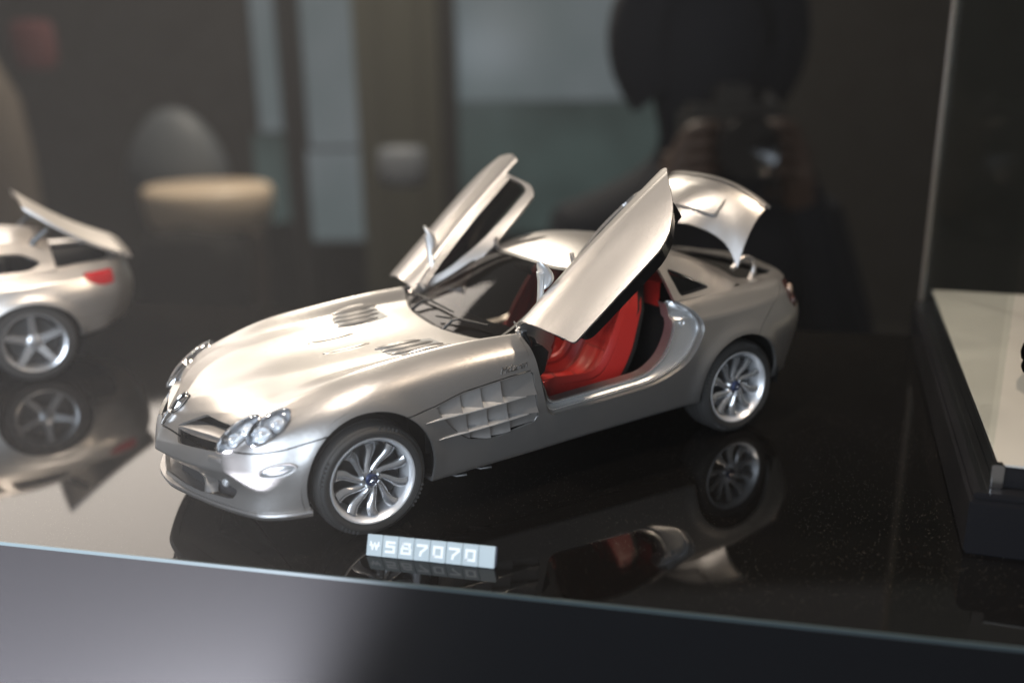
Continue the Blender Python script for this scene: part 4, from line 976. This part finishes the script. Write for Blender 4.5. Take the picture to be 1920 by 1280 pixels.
def reflection_mat(name, c0, c1, st, sc):
    """glowing panel: mottled emission standing in for the reflected street"""
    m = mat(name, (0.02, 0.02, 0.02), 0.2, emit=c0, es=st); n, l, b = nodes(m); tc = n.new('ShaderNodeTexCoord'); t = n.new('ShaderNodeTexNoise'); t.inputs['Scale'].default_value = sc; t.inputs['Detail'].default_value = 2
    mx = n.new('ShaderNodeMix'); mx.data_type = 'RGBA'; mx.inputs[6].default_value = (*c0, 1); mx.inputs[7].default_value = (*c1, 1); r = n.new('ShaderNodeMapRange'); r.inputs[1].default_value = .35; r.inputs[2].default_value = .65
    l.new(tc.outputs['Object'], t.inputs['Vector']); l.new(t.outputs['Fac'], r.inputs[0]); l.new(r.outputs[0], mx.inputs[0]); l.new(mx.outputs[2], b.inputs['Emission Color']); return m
M['sky_reflection'] = reflection_mat('reflected_sky', (0.64, 0.76, 0.84), (0.44, 0.58, 0.62), .135, 2.0); M['teal_reflection'] = reflection_mat('reflected_teal', (0.28, 0.48, 0.47), (0.12, 0.24, 0.24), .085, 3.5)
tag(bgbox('back_wall', -900, 2900, -900, 1500, 64, .4, 'wall_dark'), kind='structure')
fl = FH * 20 + CP * np.array([1, 1, 0]); mb = MB(); mb.box(FH * 36 + CP * np.array([1, 1, 0]) + np.array([0, 0, -16.2]), (140, 70, .4), np.stack([RH, FH, [0, 0, 1]], 1)); tag(mb.build('floor', 'wall_dark'), kind='structure')
street_refl = tag(empty('street_reflection', (0, 0, 0)), 'tall blurred street reflection of glowing teal and grey panels between dark posts', 'window')  # glowing panels added in place of the street reflected in the case glass
bgbox('pane', 478, 546, -60, 250, 60, .2, 'sky_reflection', street_refl); bgbox('pane', 482, 546, 250, 420, 60, .2, 'teal_reflection', street_refl)
bgbox('pane', 572, 680, -60, 280, 60, .2, 'sky_reflection', street_refl); bgbox('pane', 580, 680, 280, 455, 60, .2, 'sky_reflection', street_refl)
bgbox('pane', 856, 1330, -60, 190, 60, .2, 'sky_reflection', street_refl); bgbox('pane', 856, 1330, 190, 440, 60, .2, 'teal_reflection', street_refl)
bgbox('post', 546, 572, -60, 700, 59.6, .5, 'skirt', street_refl); bgbox('post', 826, 856, -60, 700, 59.6, .5, 'skirt', street_refl)
cur = tag(empty('olive_curtain', (0, 0, 0)), 'olive green curtain hanging between the dark posts', 'curtain')
for k, (a, b) in enumerate(((684, 716), (716, 752), (752, 790), (790, 826))): bgbox('fold', a, b - 2, -60, 720, 58.5 + .5 * (k % 2), .5, 'olive', cur, .15)

# ------------------------------------------------------------------ the other model car, out of focus behind
car2 = tag(empty('model_roadster', (0, 0, 0)), 'blurred silver model roadster with five-spoke wheels and its boot panel tilted up', 'model car')
D2 = np.array([3.98, -4.02, 0])
def sq(V):
    V = np.array(V, float); V[:, 2] = np.where(V[:, 2] > .35, .35 + (V[:, 2] - .35) * .84, V[:, 2]); return V
def mv(m): return sq(m[0]) + D2, m[1], m[2]
LID2 = poly_sd(round_poly([(-1.30, -.1), (-1.30, .62), (-2.05, .56), (-2.16, -.1)], [.0, .06, .08, 0.]), (0, 1))
T2 = poly_sd(round_poly([(-1.80, .925), (-1.84, .84), (-1.95, .785), (-2.06, .785), (-2.06, .925)], .03))
SWB = poly_sd(round_poly([(.2, .985), (-.2, 1.11), (-.42, 1.165), (-.58, 1.165), (-.52, .995)], [.05, .1, .1, .03, .03]))
SWC = poly_sd(round_poly([(-.66, 1.175), (-.60, 1.005), (-1.02, 1.005), (-1.13, 1.06), (-.98, 1.155)], [.03, .03, .03, .05, .06]))
b2 = clips(BODY, sideonly(inv(ARCH_F)), sideonly(inv(ARCH_R)), toponly(inv(CAB_SD)), toponly(inv(LID2)), rearonly(inv(T2)))
b2a = clips(b2, lambda V: -(V[:, 2] - .50) + .003 - 10 * (V[:, 0] > -1.2)); b2b = clips(b2, lambda V: (V[:, 2] - .50) + .003, lambda V: V[:, 0] + 1.2)
panel('body_shell', mv(both(b2a)), 'paint_far', car2); panel('rear_bumper', mv(both(b2b)), 'paint_far', car2)
panel('inner_shell', mv(both(clips((BODY[0] - .034 * BODY[1], BODY[1], BODY[2]), sideonly(inv(ARCH_F)), sideonly(inv(ARCH_R)), toponly(inv(CAB_SD)), toponly(inv(LID2))))), 'liner', car2, 0)
r2 = clips(ROOF, roofside(inv(SWB)), roofside(inv(SWC)), inv(WS_SD), lambda V: -V[:, 0] - 1.22); r2 = (r2[0] - np.array([.40, 0, 0]), r2[1], r2[2])
w2 = clips(ROOF, WS_SD); w2 = (w2[0] - np.array([.40, 0, 0]), w2[1], w2[2])
panel('roof', mv(both(r2)), 'paint_far', car2); panel('windscreen', mv(both(w2)), 'glass', car2, .01)
mb = MB(); mb.box((-.55, 0, .70), (1.5, 1.3, .2)); mb.box((-.6, 0, .85), (.12, 1.1, .3)); mb.xf(None, D2); mb.build('cabin', 'liner', car2)
mb = MB(); mb.box((-1.72, 0, .68), (.70, 1.10, .30)); mb.xf(None, D2); mb.build('boot_well', 'liner', car2)
mb = MB(); rings = []
for t in np.linspace(0, 1, 9):
    x = -2.26 + .80 * t; z = .93 + .50 * t - .05 * math.sin(math.pi * t); hw = .60 - .05 * (2 * t - 1)**2
    rings.append([(x, -hw, z - .03), (x + .01, -hw * .8, z + .01), (x + .012, 0, z + .035), (x + .01, hw * .8, z + .01), (x, hw, z - .03), (x, hw, z - .06), (x, 0, z - .02), (x, -hw, z - .06)])
mb.loft(rings, True, True); mb.xf(None, D2); mb.build('boot_panel', 'paint_far', car2, 60)
for sgn in (1, -1):
    mb = MB(); mb.tube([(-1.45, sgn * .52, .95), (-1.50, sgn * .54, 1.10), (-1.62, sgn * .54, 1.19)], .03, 8); mb.xf(None, D2); mb.build('lid_arm', 'disc', car2)
    q = clips(BODY, lambda V: np.where(V[:, 0] < -1.5, T2(V) + .004, 1.0), lambda V: np.where(V[:, 1] > .30, -1.0, 1.0)); q = mirror(q) if sgn < 0 else q
    panel('tail_lamp', mv(q), 'redlamp', car2, .02)
    for cx in (1.35, -1.36):
        hsg = MB(); hsg.lathe([(.402, .905), (.402, .56), (.0, .55)], (cx, 0, .355), (0, 1, 0), 30); hsg.F = [f for f in hsg.F if np.mean([hsg.V[i][2] for i in f]) > .10]
        V = np.array(hsg.V) * np.array([1, sgn, 1]) + D2; obj('wheel_housing', V, hsg.F if sgn > 0 else [f[::-1] for f in hsg.F], 'liner', car2)
        c = np.array([cx, sgn * .82, .33]) + D2; ax = (0, sgn, 0)
        mb = MB(); mb.lathe([(.235, .10), (.25, .122), (.305, .118), (.33, .08), (.33, -.10), (.24, -.12)], c, ax, 48); ty = mb.build('wheel', 'tyre', car2, 40)
        mb = MB(); mb.lathe([(.25, .115), (.245, .125), (.225, .115), (.21, .05), (.205, -.05)], c, ax, 48); mb.build('rim', 'wheel', ty, 40)
        for k in range(5):
            a = math.pi / 2 + 2 * math.pi * k / 5; d = np.array([math.cos(a), 0, math.sin(a)]); n2 = np.array([-d[2], 0, d[0]]); o_ = np.array([0, sgn, 0])
            mb = MB(); mb.loft([[c + d * r_ + n2 * w_ + o_ * .06, c + d * r_ + n2 * w_ * .8 + o_ * h, c + d * r_ - n2 * w_ * .8 + o_ * h, c + d * r_ - n2 * w_ + o_ * .06] for r_, w_, h in ((.03, .045, .085), (.12, .034, .098), (.215, .030, .112))], True, True); mb.build('spoke', 'wheel', ty, 40)
        mb = MB(); mb.lathe([(.06, .05), (.055, .10), (.03, .108), (.0, .108)], c, ax, 24); mb.build('hub', 'wheel', ty, 40)
        mb = MB(); mb.lathe([(.0, .02), (.19, .02)], c, ax, 30); mb.build('brake_disc', 'disc', ty)

# ------------------------------------------------------------------ out-of-focus shop furniture
st = tag(empty('stool', (0, 0, 0)), 'blurred stool with padded beige seat and black skirt behind the case', 'stool')
def round_pad(name, px0, px1, py0, py1, D, m, parent, dep=1.0, prof=None):
    a, b = at(px0, py1, D), at(px1, py0, D); c = (at((px0 + px1) / 2, (py0 + py1) / 2, D)); hw = abs((b - a) @ RH) / 2; hh = (at((px0 + px1) / 2, py0, D)[2] - at((px0 + px1) / 2, py1, D)[2]) / 2
    prof = prof or ((.01, -1), (.80, -1), (.95, -.75), (1.0, -.2), (1.0, .35), (.94, .8), (.8, 1.0), (.01, 1.08))
    mb = MB(); mb.loft([[c + RH * hw * r_ * math.cos(t) + FH * hw * dep * r_ * math.sin(t) + np.array([0, 0, hh * z]) for t in np.linspace(0, 2 * math.pi, 33)[:-1]] for r_, z in prof], True, True); return mb.build(name, m, parent, 60)
round_pad('seat', 272, 512, 345, 425, 45, 'beige', st, .8, ((.01, -1), (.86, -1), (.93, -.8), (.98, -.1), (1.0, .6), (.97, .9), (.9, 1.0), (.01, .9))); round_pad('skirt', 276, 486, 428, 900, 45, 'skirt', st, .8)
bgbox('leg', 484, 506, 426, 760, 42.4, .5, 'brown', st)
tag(round_pad('grey_cushion', 232, 425, 205, 350, 47.5, 'seatgrey', None, .5, ((.01, -1), (.95, -1), (1.0, -.7), (.92, -.2), (.75, .3), (.5, .75), (.25, 1.0), (.01, 1.05))), 'blurred blue grey mound of cloth on the beige stool seat', 'cloth')
tag(round_pad('pale_bag', 708, 800, 275, 350, 50, 'bag', None, .6), 'blurred pale grey bag hanging before the olive curtain', 'bag')
tag(round_pad('red_cloth', 20, 105, 40, 130, 50, 'maroon', None, .5), 'blurred dark red cloth hanging at the back of the shop', 'cloth')
tag(round_pad('taupe_coat', -160, 66, 70, 640, 45, 'taupe', None, .5, ((.01, -1), (.95, -1), (1.0, -.7), (1.0, .2), (.92, .6), (.6, .9), (.3, 1.0), (.01, 1.05))), 'blurred taupe coat hanging beside the dark red cloth', 'coat')

# ------------------------------------------------------------------ figure added for the photographer's reflection in the glass, camera at the eye
PX = FH * 25 + CP * np.array([1, 1, 0]) + RH * ((1318 - 960) / FPX * 24)
def pw(l, f, z): return PX + RH * l - FH * f + np.array([0, 0, z])                                    # lateral, towards us, height
SK_ = [('pelvis', (0, 0, -12), 2.4, 2.0), ('belly', (0, .3, -8.5), 2.3, 1.9), ('chest', (0, .5, -4.2), 2.9, 2.1), ('collar', (0, .6, -1.6), 1.9, 1.5), ('neck', (0, .9, -.2), .95, .95), ('chin', (0, 1.4, 1.1), 1.35, 1.35), ('head', (0, 1.3, 3.0), 1.85, 1.75), ('crown', (0, 1.0, 4.6), 1.2, 1.2)]
bm = bmesh.new(); sl = bm.verts.layers.skin.verify(); vs = {}
def addv(n, p, r1, r2=None): v = bm.verts.new(Vector(pw(*p)) * S); v[sl].radius = (r1 * S, (r2 or r1) * S); vs[n] = v; return v
def link(a, b): bm.edges.new((vs[a], vs[b]))
for n, p, r1, r2 in SK_: addv(n, p, r1, r2)
for a, b in zip(SK_[:-1], SK_[1:]): link(a[0], b[0])
for sd in (-1, 1):
    for n, p, r in (('shoulder', (sd * 2.9, .6, -2.0), 1.25), ('elbow', (sd * 3.7, 2.2, -5.6), .95), ('wrist', (sd * 1.9, 4.2, -1.3), .52), ('palm', (sd * 1.35, 4.5, -.3), .55)): addv(n + str(sd), p, r)
    link('collar', f'shoulder{sd}'); link(f'shoulder{sd}', f'elbow{sd}'); link(f'elbow{sd}', f'wrist{sd}'); link(f'wrist{sd}', f'palm{sd}')
    for k in range(4):
        addv(f'f{k}{sd}a', (sd * (1.15 - .02 * k), 5.0, .10 + .30 * k), .17); addv(f'f{k}{sd}b', (sd * .75, 5.15, .16 + .30 * k), .155); addv(f'f{k}{sd}c', (sd * .42, 4.95, .16 + .29 * k), .14)
        link(f'palm{sd}', f'f{k}{sd}a'); link(f'f{k}{sd}a', f'f{k}{sd}b'); link(f'f{k}{sd}b', f'f{k}{sd}c')
    addv(f't{sd}a', (sd * 1.25, 4.0, -.45), .19); addv(f't{sd}b', (sd * .8, 3.8, -.5), .17); link(f'palm{sd}', f't{sd}a'); link(f't{sd}a', f't{sd}b')
    for n, p, r in (('hip', (sd * 1.5, .2, -12.6), 1.6), ('knee', (sd * 2.4, 4.6, -9.6), 1.15), ('ankle', (sd * 2.2, 1.8, -15.2), .75), ('toe', (sd * 2.4, 3.8, -15.6), .6)): addv(n + str(sd), p, r)
    link('pelvis', f'hip{sd}'); link(f'hip{sd}', f'knee{sd}'); link(f'knee{sd}', f'ankle{sd}'); link(f'ankle{sd}', f'toe{sd}')
vs['pelvis'][sl].use_root = True
me = bpy.data.meshes.new('person'); bm.to_mesh(me); bm.free(); tmp = bpy.data.objects.new('tmp', me); COL.objects.link(tmp)
tmp.modifiers.new('skin', 'SKIN'); sb = tmp.modifiers.new('sub', 'SUBSURF'); sb.levels = 2; sb.render_levels = 2
dg = bpy.context.evaluated_depsgraph_get(); pm = bpy.data.meshes.new_from_object(tmp.evaluated_get(dg)); bpy.data.objects.remove(tmp)
pm.materials.clear(); pm.materials.append(M['coat']); pm.materials.append(M['skin'])
for f in pm.polygons:
    q = np.array(f.center) / S - PX; l_, f_, z_ = q @ RH, -(q @ FH), q[2]; f.use_smooth = True
    f.material_index = 1 if (abs(l_) < 1.6 and f_ > 3.4 and z_ > -.7) else 0
person = bpy.data.objects.new('person', pm); COL.objects.link(person); tag(person, 'dark blurred reflection of a person in navy coat crouching with a camera raised to the face', 'person')
mb = MB(); mb.loft([[pw(2.35 * r_ * math.cos(t), 1.25 + f_, 2.9 + 2.5 * r_ * math.sin(t)) for t in np.linspace(-.75, math.pi + .75, 24)] for r_, f_ in ((.55, 1.0), (.95, .6), (1.03, 0), (1.0, -.9), (.6, -1.7))], False); mb.build('hood', 'coat', person, 60)
hc = tag(empty('camera_in_hands', (0, 0, 0)), 'black camera held in both hands by the reflected person', 'camera')
Rc = np.stack([RH, FH, [0, 0, 1]], 1); mb = MB(); mb.box(pw(0, 3.9, .7), (2.2, 1.1, 1.5), Rc, .15); mb.box(pw(0, 3.9, 1.6), (.8, .8, .5), Rc, .1); mb.build('camera_body', 'black', hc)
mb = MB(); mb.lathe([(.62, .4), (.66, 1.4), (.60, 1.6), (.45, 1.55), (.0, 1.45)], pw(0, 4.1, .65), -FH, 24); mb.build('camera_lens', 'gloss_black', hc)

# ------------------------------------------------------------------ dark blue model car on the silver plate (only its end shows)
M['blue_paint'] = mat('dark_blue_paint', (0.012, 0.018, 0.055), 0.25, 0.3, coat=0.8)
car3 = tag(empty('blue_model_car', (0, 0, 0)), 'dark blue model car standing on the silver plate of the showcase', 'model car')
R3 = np.stack([-E_, -NRM, [0, 0, 1]], 1) * .5; O3 = sh(BA + 1.70, BB - 1.35, .471)
def m3(m): return (m[0] @ R3.T) + O3, m[1] @ (R3 * 2).T, m[2]
V, N, F = m3(both(clips(BODY, sideonly(inv(ARCH_F)), sideonly(inv(ARCH_R)), toponly(inv(CAB_SD))))); obj('body_shell', V, F, 'blue_paint', car3, N)
V, N, F = m3(both(clips(ROOF, inv(WS_SD), roofside(inv(SWB)), roofside(inv(SWC)), inv(RW_SD)))); obj('roof', V, F, 'blue_paint', car3, N)
V, N, F = m3(both(clips(ROOF, WS_SD))); obj('windscreen', V, F, 'glass', car3, N)
for cx in (1.35, -1.36):
    for sg_ in (1, -1):
        mb = MB(); mb.lathe([(.235, .10), (.25, .122), (.305, .118), (.33, .08), (.33, -.10), (.24, -.12)], (cx, sg_ * .82, .33), (0, sg_, 0), 36); V = np.array(mb.V) @ R3.T + O3; ty = obj('wheel', V, mb.F, 'tyre', car3)
        mb = MB(); mb.lathe([(.25, .115), (.225, .115), (.20, .06), (.06, .07), (.0, .09)], (cx, sg_ * .82, .33), (0, sg_, 0), 36); V = np.array(mb.V) @ R3.T + O3; obj('rim', V, mb.F, 'wheel', ty)

# ------------------------------------------------------------------ added volume; its lit veil stands in for reflections in the case glass
hm = bpy.data.materials.new('veil_medium'); hm.use_nodes = True; hn = hm.node_tree.nodes; hn.remove(hn['Principled BSDF']); hv = hn.new('ShaderNodeVolumePrincipled')
hv.inputs['Color'].default_value = (.95, .95, .96, 1); hv.inputs['Density'].default_value = .011; hm.node_tree.links.new(hv.outputs[0], hn['Material Output'].inputs['Volume'])
mb = MB(); mb.box((-10, -20, 7), (170, 170, 64)); tag(mb.build('veil_volume', hm), kind='stuff')
